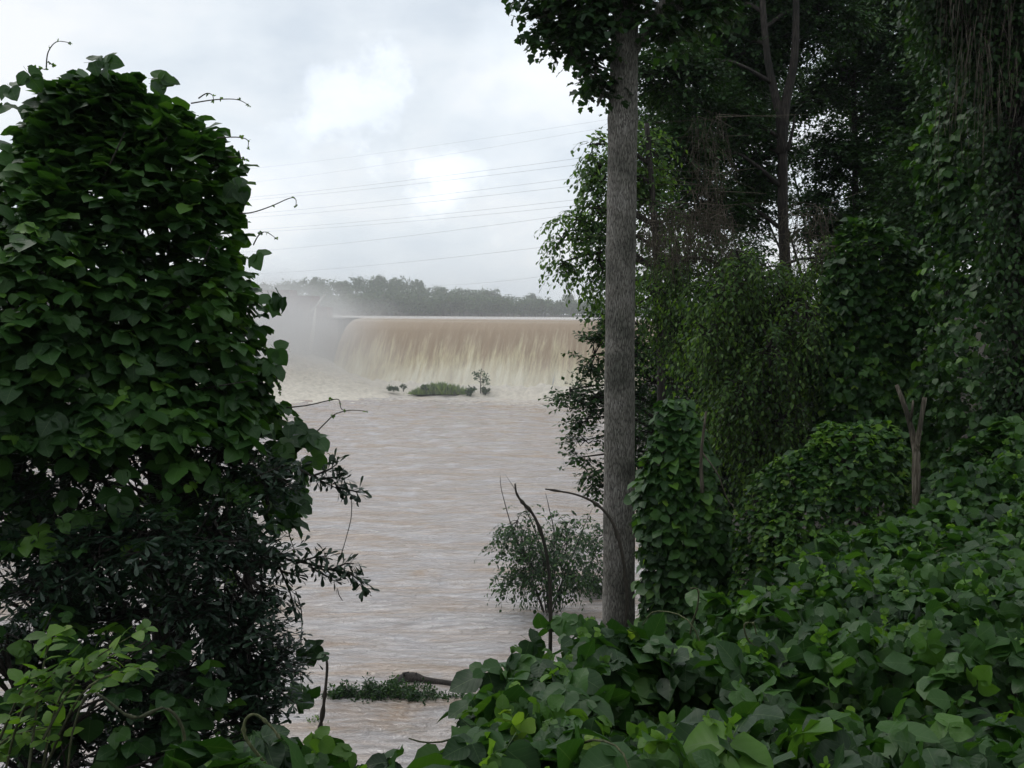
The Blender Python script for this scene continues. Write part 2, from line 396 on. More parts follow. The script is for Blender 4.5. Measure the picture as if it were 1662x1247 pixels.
def water_mat():
    m, t = mat_new('muddy_river'); geo = N(t, 'ShaderNodeNewGeometry')
    sp = N(t, 'ShaderNodeSeparateXYZ'); t.links.new(geo.outputs['Position'], sp.inputs[0])
    def nz_(sx, sy, det, ro=.55, dist=0):
        mp_ = N(t, 'ShaderNodeMapping'); mp_.inputs['Scale'].default_value = (sx, sy, 1); t.links.new(geo.outputs['Position'], mp_.inputs[0])
        n = N(t, 'ShaderNodeTexNoise'); n.inputs['Scale'].default_value = 1; n.inputs['Detail'].default_value = det; n.inputs['Roughness'].default_value = ro
        n.inputs['Distortion'].default_value = dist
        t.links.new(mp_.outputs[0], n.inputs[0]); return n.outputs[0]
    a = nz_(.26, .62, 5, .6, .9); b_ = nz_(1.1, 3.0, 5, .66, .7); c = nz_(.18, .6, 6, .66, .8)
    h = math_(t, 'ADD', math_(t, 'MULTIPLY', a, 1.0), math_(t, 'MULTIPLY', b_, .40))
    # distance from the toe of the dam
    n_ = math_(t, 'ADD', math_(t, 'MULTIPLY', math_(t, 'SUBTRACT', sp.outputs[0], float(DL[0])), float(DN[0])), math_(t, 'MULTIPLY', math_(t, 'SUBTRACT', sp.outputs[1], float(DL[1])), float(DN[1])))
    mr = N(t, 'ShaderNodeMapRange'); mr.inputs['From Min'].default_value = 34; mr.inputs['From Max'].default_value = 14; t.links.new(n_, mr.inputs['Value'])
    fo = math_(t, 'ADD', math_(t, 'MULTIPLY', mr.outputs[0], 1.1), math_(t, 'MULTIPLY', math_(t, 'SUBTRACT', b_, .5), 2.2))
    fo = math_(t, 'MULTIPLY', math_(t, 'MAXIMUM', math_(t, 'MINIMUM', math_(t, 'SUBTRACT', fo, .35), 1.0), 0.0), .9)
    # scattered foam flecks over the rest
    fl = N(t, 'ShaderNodeMapRange'); fl.inputs['From Min'].default_value = .60; fl.inputs['From Max'].default_value = .72; fl.inputs['To Max'].default_value = .45; t.links.new(b_, fl.inputs['Value'])
    fo = math_(t, 'MAXIMUM', fo, fl.outputs[0])
    mud_sheen = ramp(t, c, [(.34, (.43, .31, .22)), (.50, (.455, .39, .355)), (.64, (.48, .44, .435))])  # muddy tan; the paler greys paint the sky's reflection into the colour
    mx = N(t, 'ShaderNodeMix', data_type='RGBA'); t.links.new(fo, mx.inputs[0]); t.links.new(mud_sheen, mx.inputs[6]); mx.inputs[7].default_value = (.72, .66, .56, 1)
    b = N(t, 'ShaderNodeBsdfPrincipled'); t.links.new(mx.outputs[2], b.inputs['Base Color']); b.inputs['IOR'].default_value = 1.95
    rr = N(t, 'ShaderNodeMapRange'); rr.inputs['To Min'].default_value = .10; rr.inputs['To Max'].default_value = .7; t.links.new(fo, rr.inputs['Value']); t.links.new(rr.outputs[0], b.inputs['Roughness'])
    bp = N(t, 'ShaderNodeBump'); bp.inputs['Strength'].default_value = 1; bp.inputs['Distance'].default_value = .75
    t.links.new(h, bp.inputs['Height']); t.links.new(bp.outputs[0], b.inputs['Normal'])
    o_ = N(t, 'ShaderNodeOutputMaterial'); t.links.new(b.outputs[0], o_.inputs[0]); return m
M_WATER = water_mat()
M_LAKE = simple('lake_water', (.35, .27, .2), .2, .3, .1, .02)

def fall_mat():
    m, t = mat_new('falling_water'); at = N(t, 'ShaderNodeAttribute', attribute_name='leafpos')   # x along the crest (m), y 0 crest .. 1 toe
    sp = N(t, 'ShaderNodeSeparateXYZ'); t.links.new(at.outputs['Vector'], sp.inputs[0])
    def nz_(sx, sy, det, ro=.6):
        mp_ = N(t, 'ShaderNodeMapping'); mp_.inputs['Scale'].default_value = (sx, sy, 1); t.links.new(at.outputs['Vector'], mp_.inputs[0])
        n = N(t, 'ShaderNodeTexNoise'); n.inputs['Scale'].default_value = 1; n.inputs['Detail'].default_value = det; n.inputs['Roughness'].default_value = ro
        n.inputs['Distortion'].default_value = .3
        t.links.new(mp_.outputs[0], n.inputs[0]); return n.outputs[0]
    s1 = nz_(1.3, 3.2, 8, .75); s2 = nz_(.22, 1.2, 3); s3 = nz_(3.2, 9, 6, .7)
    f = math_(t, 'ADD', math_(t, 'MULTIPLY', sp.outputs[1], 1.75), math_(t, 'MULTIPLY', math_(t, 'SUBTRACT', s1, .5), 2.3))
    f = math_(t, 'ADD', f, math_(t, 'MULTIPLY', math_(t, 'SUBTRACT', s2, .5), 1.1))
    f = math_(t, 'ADD', f, math_(t, 'MULTIPLY', math_(t, 'SUBTRACT', s3, .5), .5))
    f = math_(t, 'SUBTRACT', f, .60)
    col = ramp(t, f, [(.0, (.38, .285, .195)), (.22, (.44, .345, .245)), (.5, (.60, .52, .345)), (.85, (.76, .70, .53))])
    b = N(t, 'ShaderNodeBsdfPrincipled'); t.links.new(col, b.inputs['Base Color']); b.inputs['IOR'].default_value = 1.33
    rq = N(t, 'ShaderNodeMapRange'); rq.inputs['From Max'].default_value = .25; rq.inputs['To Min'].default_value = .12; rq.inputs['To Max'].default_value = .5; t.links.new(sp.outputs[1], rq.inputs['Value']); t.links.new(rq.outputs[0], b.inputs['Roughness'])
    bp = N(t, 'ShaderNodeBump'); bp.inputs['Strength'].default_value = .6; bp.inputs['Distance'].default_value = .5
    t.links.new(s1, bp.inputs['Height']); t.links.new(bp.outputs[0], b.inputs['Normal'])
    o_ = N(t, 'ShaderNodeOutputMaterial'); t.links.new(b.outputs[0], o_.inputs[0]); return m
M_FALL = fall_mat()
M_FOAM = simple('white_water', (.60, .545, .46), .8, 1.6, .15, .2)

# ------------------------------------------------------------------ ground
KP = [(-200, 1330, 2.4), (100, 1290, 2.6), (330, 1222, 2.6), (450, 1208, 2.8), (600, 1230, 2.9), (700, 1222, 3), (760, 1190, 3.2), (850, 1090, 3.6), (930, 1020, 4.2), (1000, 1010, 4.6),
      (1100, 1005, 5), (1200, 960, 5.6), (1300, 915, 6.2), (1400, 862, 7), (1500, 825, 7.5), (1600, 772, 8), (1700, 705, 8.5), (1850, 650, 9), (700, 1300, 2.2),
      (1000, 1290, 2.2), (1300, 1280, 2.2), (1700, 1230, 2.4), (900, 1165, 3), (1100, 1150, 3.2), (1300, 1115, 3.6), (1500, 1050, 4.2), (1700, 1000, 4.5), (1400, 960, 5.2), (1600, 890, 6), (1750, 840, 6.5), (1900, 1000, 4)]
KW = np.array([P(*k) for k in KP])
def ksurf(x, y):
    d2 = (x[:, None] - KW[None, :, 0]) ** 2 + (y[:, None] - KW[None, :, 1]) ** 2 + .05
    w_ = d2 ** -2.0
    return (w_ * KW[None, :, 2]).sum(1) / w_.sum(1)
EX = np.array([-600, 0, 330, 600, 760, 850, 1000, 1200, 1400, 1600, 1800, 2300]); EY = np.array([2.6, 2.6, 2.75, 3.0, 3.35, 3.75, 4.8, 5.8, 7.2, 8.2, 9.2, 10])
def bank(x, y):
    a = .43 * (26 - y) * (.6 + .4 * 1) 
    a = np.where(y < 2, .43 * 24 + .02 * (2 - y), a)
    b = 1.15 * (x - .105 * y - 1.0)
    m = np.log(np.exp(np.clip(a, -12, 14) * 1.0) + np.exp(np.clip(b, -12, 14) * 1.0))
    m = np.where(b > 12, np.minimum(m, 14), m)
    m = m + 2.6 * sstep(.8, 4, x) * sstep(2, 5, y) * (1 - sstep(11, 20, y)) - 1.2
    return np.clip(m, -3, 13.0 + .04 * np.maximum(x - 8, 0))
RIDX = np.array([-400, 300, 430, 505, 560, 620, 700, 760, 860, 960, 1100, 2200]); RIDY = np.array([478, 472, 466, 457, 457, 449, 461, 471, 482, 488, 490, 480])
def ground(x, y):
    z = bank(x, y)
    # left bank of the river and the dam abutment
    lb = -60 - x
    z = np.maximum(z, np.where(lb > -10, np.clip(lb * .6, -3, 16), -3))
    n = (x - DL[0]) * DN[0] + (y - DL[1]) * DN[1]; l = (x - DL[0]) * DD[0] + (y - DL[1]) * DD[1]
    z = np.where((n < -2) & (y < 190) , np.maximum(z * 0 + 7, np.where(l < -22, 14.5, 7)), z)
    z = np.where((n < 0) & (l > 75) & (y < 190), 14, z)
    z = np.where((y >= 190) & (np.abs(x) < 500), np.minimum(z, 7), z)
    px = W0 / 2 + x / np.maximum(y, 1) * FPX
    rid = CAMZ + (HORZ - np.interp(px, RIDX, RIDY)) / FPX * 520 - 8.5
    t = sstep(425, 520, y)
    z = np.where(y > 400, 8 + (np.maximum(rid, 12.5) - 8) * t + np.where(y > 520, -4 * sstep(520, 800, y), 0), z)
    return z
xs = np.unique(np.concatenate([np.linspace(-900, -80, 24), np.linspace(-80, -12, 40), np.linspace(-12, 16, 90), np.linspace(16, 90, 50), np.linspace(90, 900, 24)]))
ys = np.unique(np.concatenate([np.linspace(-300, -10, 12), np.linspace(-10, 30, 110), np.linspace(30, 200, 100), np.linspace(200, 600, 60), np.linspace(600, 1500, 14)]))
X, Y = np.meshgrid(xs, ys); xf, yf = X.ravel(), Y.ravel()
Z = ground(xf, yf) + .12 * bump(np.stack([xf, yf, 0 * xf], 1), .8)
near = (np.hypot(xf - 2, yf - 4) < 14)
kz = np.full(len(xf), 99.); kz[near] = ksurf(xf[near], yf[near]) - .45
pxn = W0 / 2 + xf / np.maximum(yf, .3) * FPX
dom = near & (yf < np.interp(pxn, EX, EY) + .5) & (yf > -1)
Z = np.where(dom, np.minimum(Z, kz), Z); Z = np.where(near & (yf < 6) & (yf > .5), np.minimum(Z, kz), Z)
nx, ny = len(xs), len(ys)
I = np.arange(nx * ny).reshape(ny, nx)
Tq = np.stack([I[:-1, :-1], I[:-1, 1:], I[1:, 1:], I[1:, :-1]], -1).reshape(-1, 4)
link('ground', mesh_from('ground', np.stack([xf, yf, Z], 1), Tq), M_GROUND, kind='structure')
def gz(x, y):
    return float(ground(np.array([x], float), np.array([y], float))[0])

# river sheet
xs2 = np.linspace(-1, 1, 260); xs2 = np.sign(xs2) * np.abs(xs2) ** 1.5 * 110 - 20
ys2 = 12 * (184 / 12.0) ** np.linspace(0, 1, 420)
X, Y = np.meshgrid(xs2, ys2); xf, yf = X.ravel(), Y.ravel()
pp = np.stack([xf * .45, yf, 0 * xf], 1)
amp = .07 + .12 * sstep(60, 150, yf)
Zr = amp * (bump(pp, 1.5) + .7 * bump(pp[:, [1, 0, 2]] * np.array([1, .4, 1]) + 7, .55))
I = np.arange(len(xf)).reshape(len(ys2), len(xs2))
Tq = np.stack([I[:-1, :-1], I[:-1, 1:], I[1:, 1:], I[1:, :-1]], -1).reshape(-1, 4)
link('river', mesh_from('river', np.stack([xf, yf, Zr], 1), Tq), M_WATER, kind='structure')
# lake behind the dam
g = Geo()
c0 = DL + DD * -60 - DN * 1.5; c1 = DL + DD * 120 - DN * 1.5
g.quad((*c0, LAKE), (*c1, LAKE), (500, 470, LAKE), (-500, 470, LAKE))
link('lake', g.mesh('lake'), M_LAKE, kind='structure')

# ------------------------------------------------------------------ dam: masonry body with the sheet of flood water over it
dam = thing('spillway_dam', 'long masonry spillway dam almost hidden under brown flood water', 'dam', (*DL, 0))
prof = np.array([(-9, -.02), (-3, 0), (-1.4, -.04), (-.2, -.22), (1.0, -.75), (2.2, -1.8), (3.5, -3.5), (4.8, -5.6), (6.0, -7.6), (7.3, -9.4), (8.8, -10.8), (10.6, -11.6), (12.5, -12.1)])
prof = np.stack([np.interp(np.linspace(0, 12, 60), np.arange(13), prof[:, 0]), np.interp(np.linspace(0, 12, 60), np.arange(13), prof[:, 1])], 1)
g = Geo(); ls = np.linspace(0, 110, 3)
body = np.concatenate([prof[6:], [(12, -14), (-9, -14), (-9, prof[6, 1])]]); body = body - np.array([0, .7])
V = np.array([[*(DL + DD * l + DN * q[0]), LAKE + q[1]] for l in (0, 110) for q in body]); nb = len(body)
T = []
for i in range(nb):
    j = (i + 1) % nb; T += [(i, j, nb + j), (i, nb + j, nb + i)]
for i in range(1, nb - 1): T += [(0, i + 1, i), (nb, nb + i, nb + i + 1)]
g.add(V, T); link('spillway', g.mesh('spillway', False), M_CONC, dam)
ls = np.concatenate([[0, .05, .2, .5, .9, 1.4], np.linspace(2, 110, 420)])
LL_, QQ = np.meshgrid(ls, np.arange(60)); lf, qi = LL_.ravel(), QQ.ravel()
t01 = np.clip((qi - 12) / 44.0, 0, 1)
nn = prof[qi, 0]; zz = prof[qi, 1]
q3 = np.stack([lf, t01 * 2.0, 0 * lf], 1)
push = (t01 ** 1.5) * (.55 * bump(q3 * np.array([1.6, 1, 1]), 1.2) + .5 * bump(q3 * np.array([.5, .6, 1]), .6)) + .03
edge = 1.0 * np.exp(-lf / .5)
nn = nn + push * .8; zz = zz + push * .5 - edge * .9
lo = lf - .12 * t01 * 3 * np.exp(-lf / 3)
XY = DL[None] + DD[None] * lo[:, None] + DN[None] * nn[:, None]
V = np.stack([XY[:, 0], XY[:, 1], LAKE + .04 + zz], 1)
I = np.arange(len(lf)).reshape(60, len(ls)); Tq = np.stack([I[:-1, :-1], I[1:, :-1], I[1:, 1:], I[:-1, 1:]], -1).reshape(-1, 4)
me = mesh_from('falling_water', V, Tq, None, np.stack([lf, t01, 0 * lf], 1))
link('falling_water', me, M_FALL, kind='structure')

# turbulent boil heaped up on the left of the fall and along its toe
def heap(name, fx, nxn, nyn, mat):
    u, v = np.meshgrid(np.linspace(0, 1, nxn), np.linspace(0, 1, nyn)); u, v = u.ravel(), v.ravel()
    V = fx(u, v); I = np.arange(len(u)).reshape(nyn, nxn)
    Tq = np.stack([I[:-1, :-1], I[:-1, 1:], I[1:, 1:], I[1:, :-1]], -1).reshape(-1, 4)
    return link(name, mesh_from(name, V, Tq), mat, kind='structure')
def boil(u, v):
    x = -62 + u * 50; y = 128 + v * 38
    hgt = sstep(0.02, .8, v) * 5.4 * (1 - sstep(.5, .98, u)) * sstep(0, .06, u)
    p_ = np.stack([x, y, 0 * x], 1)
    z = hgt + (.18 + hgt * .06) * bump(p_, 1.2) + .10 * bump(p_, 3.5) - .25
    return np.stack([x, y, z], 1)
heap('white_water', boil, 150, 120, M_FOAM)
def toe(u, v):
    l = -3 + u * 112; n = 9 + v * 7
    x = DL[0] + DD[0] * l + DN[0] * n; y = DL[1] + DD[1] * l + DN[1] * n
    p_ = np.stack([x, y, 0 * x], 1)
    z = (1 - sstep(.0, 1, v)) * 1.7 - .25 + .45 * bump(p_, 1.1) * (1 - v * .8) + .15 * bump(p_, 3.5)
    return np.stack([x, y, z], 1)
heap('white_water', toe, 420, 22, M_FOAM)

# left abutment of red masonry, with a sloping pale pipe and a side cascade
ab = thing('abutment', 'red brown masonry abutment veiled by spray at the left end of the dam', 'wall', (DL[0] - 10, DL[1] + 6, 0))
g = Geo()
for k, (pxl, pxr, py, dep) in enumerate([(380, 470, 470, 172), (470, 508, 480, 171), (508, 530, 498, 170), (530, 548, 520, 169)]):
    a = P(pxl, py, dep); b = P(pxr, py, dep); zt = a[2]
    g.box(((a[0] + b[0]) / 2, dep + 3, (zt - 3) / 2), ((b[0] - a[0]) / 2, 3 - k * .05, (zt + 3) / 2))
link('wall', g.mesh('wall', False), M_MASON, ab)
g = Geo()
for pxl, py in [(400, 470), (425, 470), (450, 470), (478, 480), (498, 480)]:
    a = P(pxl, py, 168.6); g.box((a[0], 168.7, (a[2] - 1.2 - 3) / 2), (.45, .4, (a[2] - 1.2 + 3) / 2))
link('buttress', g.mesh('buttress', False), M_MASON, ab)
g = Geo(); g.tube([P(505, 506, 167.9), P(527, 479, 167.9)], .16, 8); link('pipe', g.mesh('pipe'), M_CONC, ab)
g = Geo()
pts = [P(512, 500, 168), P(510, 520, 167), P(507, 545, 165.5), P(503, 572, 164)]
g.tube(pts, [.12, .2, .3, .4], 10, .25); link('side_cascade', g.mesh('side_cascade'), M_FOAM, kind='structure')

# ------------------------------------------------------------------ far wood on the hill
L = Leaves(); gt = Geo()
def far_tree(L, g, base, h, rx, nfac, flat=1.0):
    nb_ = rng.integers(9, 14)
    for k in range(nb_):
        c = base + np.array([rng.normal() * rx * .42, rng.normal() * rx * .42, h * rng.uniform(.22, .86)]); r_ = rx * rng.uniform(.35, .62)
        m = int(nfac / nb_); d = nrm(rng.normal(size=(m, 3))); d[:, 2] = np.abs(d[:, 2]) * flat + d[:, 2] * .3
        p = c + d * r_ * rng.uniform(.75, 1.05, (m, 1))
        L.add(p, nrm(rng.normal(size=(m, 3)) + d * .5 + [0, 0, -.3]), d + rng.normal(size=(m, 3)) * .4, rng.uniform(.8, 1.5, m) * (h / 9))
    g.tube([base - [0, 0, 1], base + [0, 0, h * .7]], [h * .02, h * .008], 5)
nt_ = 0
while nt_ < 760:
    px_ = rng.uniform(250, 1250); y_ = 428 + 95 * rng.random() ** .9
    x_ = (px_ - W0 / 2) / FPX * y_
    zb = gz(x_, y_)
    if zb < LAKE - 1.5: zb = LAKE - .2
    if nt_ < 230: y_ = 428 + rng.random() * 6; x_ = (px_ - W0 / 2) / FPX * y_; zb = LAKE - .3
    h_ = rng.uniform(6.2, 9.2) * (1.0 if px_ < 820 else .85)
    far_tree(L, gt, np.array([x_, y_, max(zb, LAKE - .3)]), h_, h_ * .48, 200); nt_ += 1
for _ in range(90):
    x_, y_ = rng.uniform(-150, -66), rng.uniform(50, 300); far_tree(L, gt, np.array([x_, y_, max(gz(x_, y_), 0)]), rng.uniform(7, 12), rng.uniform(3, 5), 400)
emit('forest', L, DIAM, M_FAR, stuff_name='forest').__setitem__('label', 'hazy mixed wood covering the hill beyond the lake')
link('forest_trunks', gt.mesh('forest_trunks'), M_DBARK, kind='stuff')
for (px_, py_, lab, hh) in [(505, 452, 'rounded far tree standing proud at the left end of the hazy ridge', 9.5), (617, 446, 'far tree on the highest point of the wooded ridge', 8.5),
                           (683, 456, 'small round topped far tree just right of the ridge top', 8), (805, 470, 'bushy far tree where the ridge runs down to the low wood', 8),
                           (865, 476, 'lollipop shaped far tree above the low wood left of the grey trunk', 9), (925, 478, 'slim far tree above the low wood close to the grey trunk', 8),
                           (430, 462, 'thin crowned far tree rising above the abutment beside the vine covered tree', 9)]:
    d_ = 505; top = P(px_, py_, d_); b_ = np.array([top[0], d_, top[2] - hh])
    r = thing('broadleaf_tree', lab, 'tree', b_, None)
    L = Leaves(); g = Geo(); far_tree(L, g, b_, hh, hh * .36, 500)
    emit('crown', L, SMALL, M_FAR, r, stuff_name='crown', kind=None); link('trunk', g.mesh('trunk'), M_DBARK, r)

# ------------------------------------------------------------------ power lines
LN = [((425, 272), (962, 198), 'uppermost faint power line, pale against the bright cloud'), ((470, 289), (965, 210), 'second power line from the top, fainter than its neighbours'),
      ((380, 323), (947, 256), 'upper wire of the highest clear pair of power lines'), ((380, 327), (951, 266), 'lower wire of the highest clear pair of power lines'),
      ((410, 347), (958, 286), 'upper wire of the middle pair of power lines'), ((410, 353), (940, 301), 'lower wire of the middle pair of power lines'),
      ((410, 373), (902, 328), 'upper wire of the lowest pair of power lines'), ((410, 377), (895, 338), 'lower wire of the lowest pair of power lines'),
      ((428, 407), (880, 355), 'single dark power line just under the three pairs'), ((432, 444), (876, 402), 'single power line passing low above the left half of the wooded ridge'),
      ((723, 463), (951, 439), 'lowest power line, seen just above the low far wood')]
for k, (a, b, lab) in enumerate(LN):
    dl, dr = 260, 150
    A, B = P(*a, dl), P(*b, dr); t = np.linspace(-3, 1.35, 60)[:, None]
    pts = A + (B - A) * t; pts[:, 2] += (-1.6 * t * (1 - t))[:, 0]
    g = Geo(); g.tube(pts, .017 if k > 1 else .010, 5)
    tag(link('power_line', g.mesh('power_line'), M_WIRE), lab, 'power line', 'power lines crossing the river')

# ------------------------------------------------------------------ islet in front of the fall
def tuft(L, c, rx, ry, h, n, size, tilt=.35):
    x = rng.normal(size=n) * rx * .5; y = rng.normal(size=n) * ry * .5
    p = np.stack([c[0] + x, c[1] + y, np.full(n, c[2])], 1); d = np.stack([rng.normal(size=n) * tilt, rng.normal(size=n) * tilt, np.ones(n)], 1)
    L.add(p, d, rng.normal(size=(n, 3)) + [0, -1, .3], h * rng.uniform(.5, 1.1, n))
BLADE = [leaflet([(.09, .1), (.06, .6)], .3, d) for d in (.05, .3)]
def bushlet(name, label, cat, px, py, dep, wpx, hpx, mat=M_PALE, n=700, size=.22, grp=None, tp=SMALL, n_stem=5):
    b = P(px, py, dep); s = dep / FPX; r = thing(name, label, cat, b, grp)
    L = Leaves(); g = Geo(); c = b + [0, 0, hpx * s * .5]
    for k in range(9):
        cc = c + np.array([rng.uniform(-.8, .8) * wpx * s * .5, rng.normal() * wpx * s * .12, rng.uniform(-.5, .6) * hpx * s * .5]); rr = min(wpx, hpx * 1.6) * s * rng.uniform(.2, .32)
        m = n // 9; d = nrm(rng.normal(size=(m, 3)))
        L.add(cc + d * rr * rng.random((m, 1)) ** .4, rng.normal(size=(m, 3)) + [0, 0, .3], d + [0, 0, .5], size * rng.uniform(.6, 1.2, m))
        g.tube([b - [0, 0, .2], (b + cc) / 2 + rng.normal(size=3) * .05 * wpx * s, cc], [.02 * hpx * s, .015 * hpx * s, .006 * hpx * s], 4)
    emit('foliage', L, tp, mat, r); link('stem', g.mesh('stem'), M_DBARK, r); return r
g = Geo()
u, v = np.meshgrid(np.linspace(0, 2 * math.pi, 40, endpoint=False), np.linspace(0, 1, 8)); 
cI = P(722, 641, 146); V = np.stack([cI[0] + (1 - v) * np.cos(u) * 6.4, cI[1] + (1 - v) * np.sin(u) * 1.6, -.3 + .75 * np.sqrt(v) + .06 * np.sin(u * 5)], -1).reshape(-1, 3)
T = []
for i in range(7):
    for j in range(40): k = (j + 1) % 40; T += [(i * 40 + j, i * 40 + k, i * 40 + 40 + k), (i * 40 + j, i * 40 + 40 + k, i * 40 + 40 + j)]
g.add(V, T); link('islet', g.mesh('islet'), M_GROUND, kind='structure')
L = Leaves()
for px_ in np.linspace(672, 760, 26): tuft(L, P(px_, 640, 146 + rng.normal() * .5) + [0, 0, .3 - .3], .9, .9, 1.9 * (1 - abs(px_ - 716) / 90) * rng.uniform(.55, 1.1), 110, .1)
o = emit('grass', L, BLADE, M_GRASS, stuff_name='grass'); o['label'] = 'tall reedy grass on the small islet below the fall'
bushlet('shrub', 'dark rounded shrub in the grass on the islet', 'shrub', 689, 637, 145.4, 14, 12, M_TREE, 500, .3)
bushlet('shrub', 'low ragged shrub at the far left tip of the islet', 'shrub', 640, 634, 147, 28, 7, M_TREE, 500, .3)
bushlet('shrub', 'twiggy brownish shrub standing on the left of the islet', 'shrub', 655, 634, 146, 9, 11, M_TREE, 150, .25)
bushlet('shrub', 'dark shrub at the right end of the islet grass', 'shrub', 763, 642, 144.5, 16, 14, M_TREE, 500, .3)
bushlet('shrub', 'small dense shrub at the foot of the islet sapling', 'shrub', 788, 640, 145, 12, 9, M_TREE, 400, .3)
b = P(780, 640, 145); r = thing('sapling', 'thin young tree standing alone on the right of the islet', 'tree', b)
g = Geo(); top = P(780, 603, 145); g.tube([b, (b + top) / 2, top], [.09, .06, .02], 5); link('trunk', g.mesh('trunk'), M_DBARK, r)
L = Leaves(); g = Geo()
for (qx, qy) in [(771, 606), (776, 609), (781, 603), (787, 609), (785, 614), (792, 616), (790, 613), (784, 620), (772, 614), (792, 623), (784, 630), (774, 610), (788, 620)]:
    c = P(qx, qy, 145 + rng.normal() * .4); g.prisms([P(780, min(qy + 8, 632), 145)], [c], .03)
    m = 26; L.add(c + rng.normal(size=(m, 3)) * .17, rng.normal(size=(m, 3)), rng.normal(size=(m, 3)) + [0, 0, .6], rng.uniform(.16, .3, m))
emit('crown', L, OVAL, M_TREE, r, stuff_name='crown', kind=None); link('branch', g.mesh('branch'), M_DBARK, r)

# ------------------------------------------------------------------ plant builders
UP = np.array([0, 0, 1.0])
def interp_path(ctrl, n=24):
    c = np.array(ctrl, float); t = np.linspace(0, len(c) - 1, n); i = np.clip(t.astype(int), 0, len(c) - 2); f = (t - i)[:, None]
    p0 = c[np.maximum(i - 1, 0)]; p1 = c[i]; p2 = c[i + 1]; p3 = c[np.minimum(i + 2, len(c) - 1)]
    return .5 * ((2 * p1) + (-p0 + p2) * f + (2 * p0 - 5 * p1 + 4 * p2 - p3) * f ** 2 + (-p0 + 3 * p1 - 3 * p2 + p3) * f ** 3)
def mound_leaves(L, rows, dep, ratio, n, size, thick=.28, bumpy=.16, front=.35, up=.55, droop=.5, gap=0.0, seed=0):
    """leaves over a draped mass whose outline is given row by row: (py, px_left, px_right)"""
    rows = np.array(rows, float)
    zs = np.array([P(0.5 * (a + b), y, dep)[2] for y, a, b in rows]); cx = np.array([(P(a, y, dep)[0] + P(b, y, dep)[0]) / 2 for y, a, b in rows])
    hw = np.array([(P(b, y, dep)[0] - P(a, y, dep)[0]) / 2 for y, a, b in rows])
    o = np.argsort(zs); zs, cx, hw = zs[o], cx[o], hw[o]
    m = int(n * 1.0); cum = np.cumsum(hw + .15); zz = np.interp(rng.random(m) * cum[-1], np.concatenate([[0], cum]), np.concatenate([[zs[0]], zs]))
    th = rng.uniform(0, 2 * math.pi, m); k = rng.random(m) < front
    th[k] = -math.pi / 2 + rng.uniform(-1.75, 1.75, k.sum())
    R = np.interp(zz, zs, hw); C = np.interp(zz, zs, cx); dR = (np.interp(zz + .1, zs, hw) - np.interp(zz - .1, zs, hw)) / .2
    rad = R * (1 - thick * rng.random(m) ** 1.6)
    out_ = np.stack([np.cos(th), np.sin(th) / 1.0, -np.clip(dR, -2.5, .6)], 1)
    p = np.stack([C + np.cos(th) * rad, dep + np.sin(th) * rad * ratio, zz], 1)
    p = p + nrm(out_) * (bumpy * bump(p + seed * 3.1, 2.2) )[:, None]
    if gap > 0:
        keep = (bump(p + 9.7 + seed, 3.0) > -1 + gap) | ((rad < R * .86) & (zz > zs[0] + .35 * (zs[-1] - zs[0]))); p, out_ = p[keep], out_[keep]
    m = len(p); out_ = nrm(out_)
    nrmv = nrm(out_ * .48 + UP * (up + .40) + rng.normal(size=(m, 3)) * .36)
    yd = nrm(out_ * .8 - UP * droop * .6 + np.cross(out_, UP) * rng.normal(size=(m, 1)) * 1.1 + rng.normal(size=(m, 3)) * .15)
    L.add(p, yd, nrmv, size * (.5 + .95 * rng.random(m) ** 1.3))
def scaffold(g, base, tips, r0, sides=6, bend=.15):
    for tp in tips:
        tp = np.array(tp); mid = (np.array(base) + tp) / 2 + rng.normal(size=3) * bend * np.linalg.norm(tp - base) * .5
        g.tube(interp_path([base, mid, tp], 7), np.linspace(r0, r0 * .25, 7), sides)
def sprays(L, g, P0, D, length, K, size, droop=.3, spread=.9, tw=.004, flip=.35):
    """leafy twigs: K leaves set along both sides of each"""
    M = len(P0); D = nrm(D); length = np.broadcast_to(length, (M,))[:, None]
    side = nrm(np.cross(D, UP + rng.normal(size=(M, 3)) * .25))
    def at(t): return P0 + D * length * t - UP * (droop * t * t) * length
    for k in range(K):
        t = (k + .6) / K; p = at(t); sg = 1 if k % 2 else -1
        yd = nrm(D * .55 + side * sg * spread - UP * droop * t * 1.5 + rng.normal(size=(M, 3)) * .3)
        nv = nrm(UP + rng.normal(size=(M, 3)) * flip + D * .2)
        L.add(p + rng.normal(size=(M, 3)) * .01, yd, nv, size * rng.uniform(.6, 1.2, M))
    g.prisms(P0, at(.5), tw); g.prisms(at(.5), at(1.0), tw * .6)
def clumps(blobs, per, sub=.34, shell=.5):
    """sub clump centres (pos, radius, outward) inside big ellipsoids given as (px,py,depth,rx_px,ry_px)"""
    out_ = []
    for (px, py, dep, rx, ry) in blobs:
        c = P(px, py, dep); s = dep / FPX; R = np.array([rx * s, (rx + ry) * .5 * s * .9, ry * s])
        n = max(4, int(per * (rx * ry / 2500.0) ** .8))
        for k in range(n):
            d = nrm(rng.normal(size=3)); q = d * R * (shell + (1 - shell) * rng.random()) * .88
            out_.append((c + q, sub * float(R.mean()) * rng.uniform(.7, 1.3), d, c))
    return out_
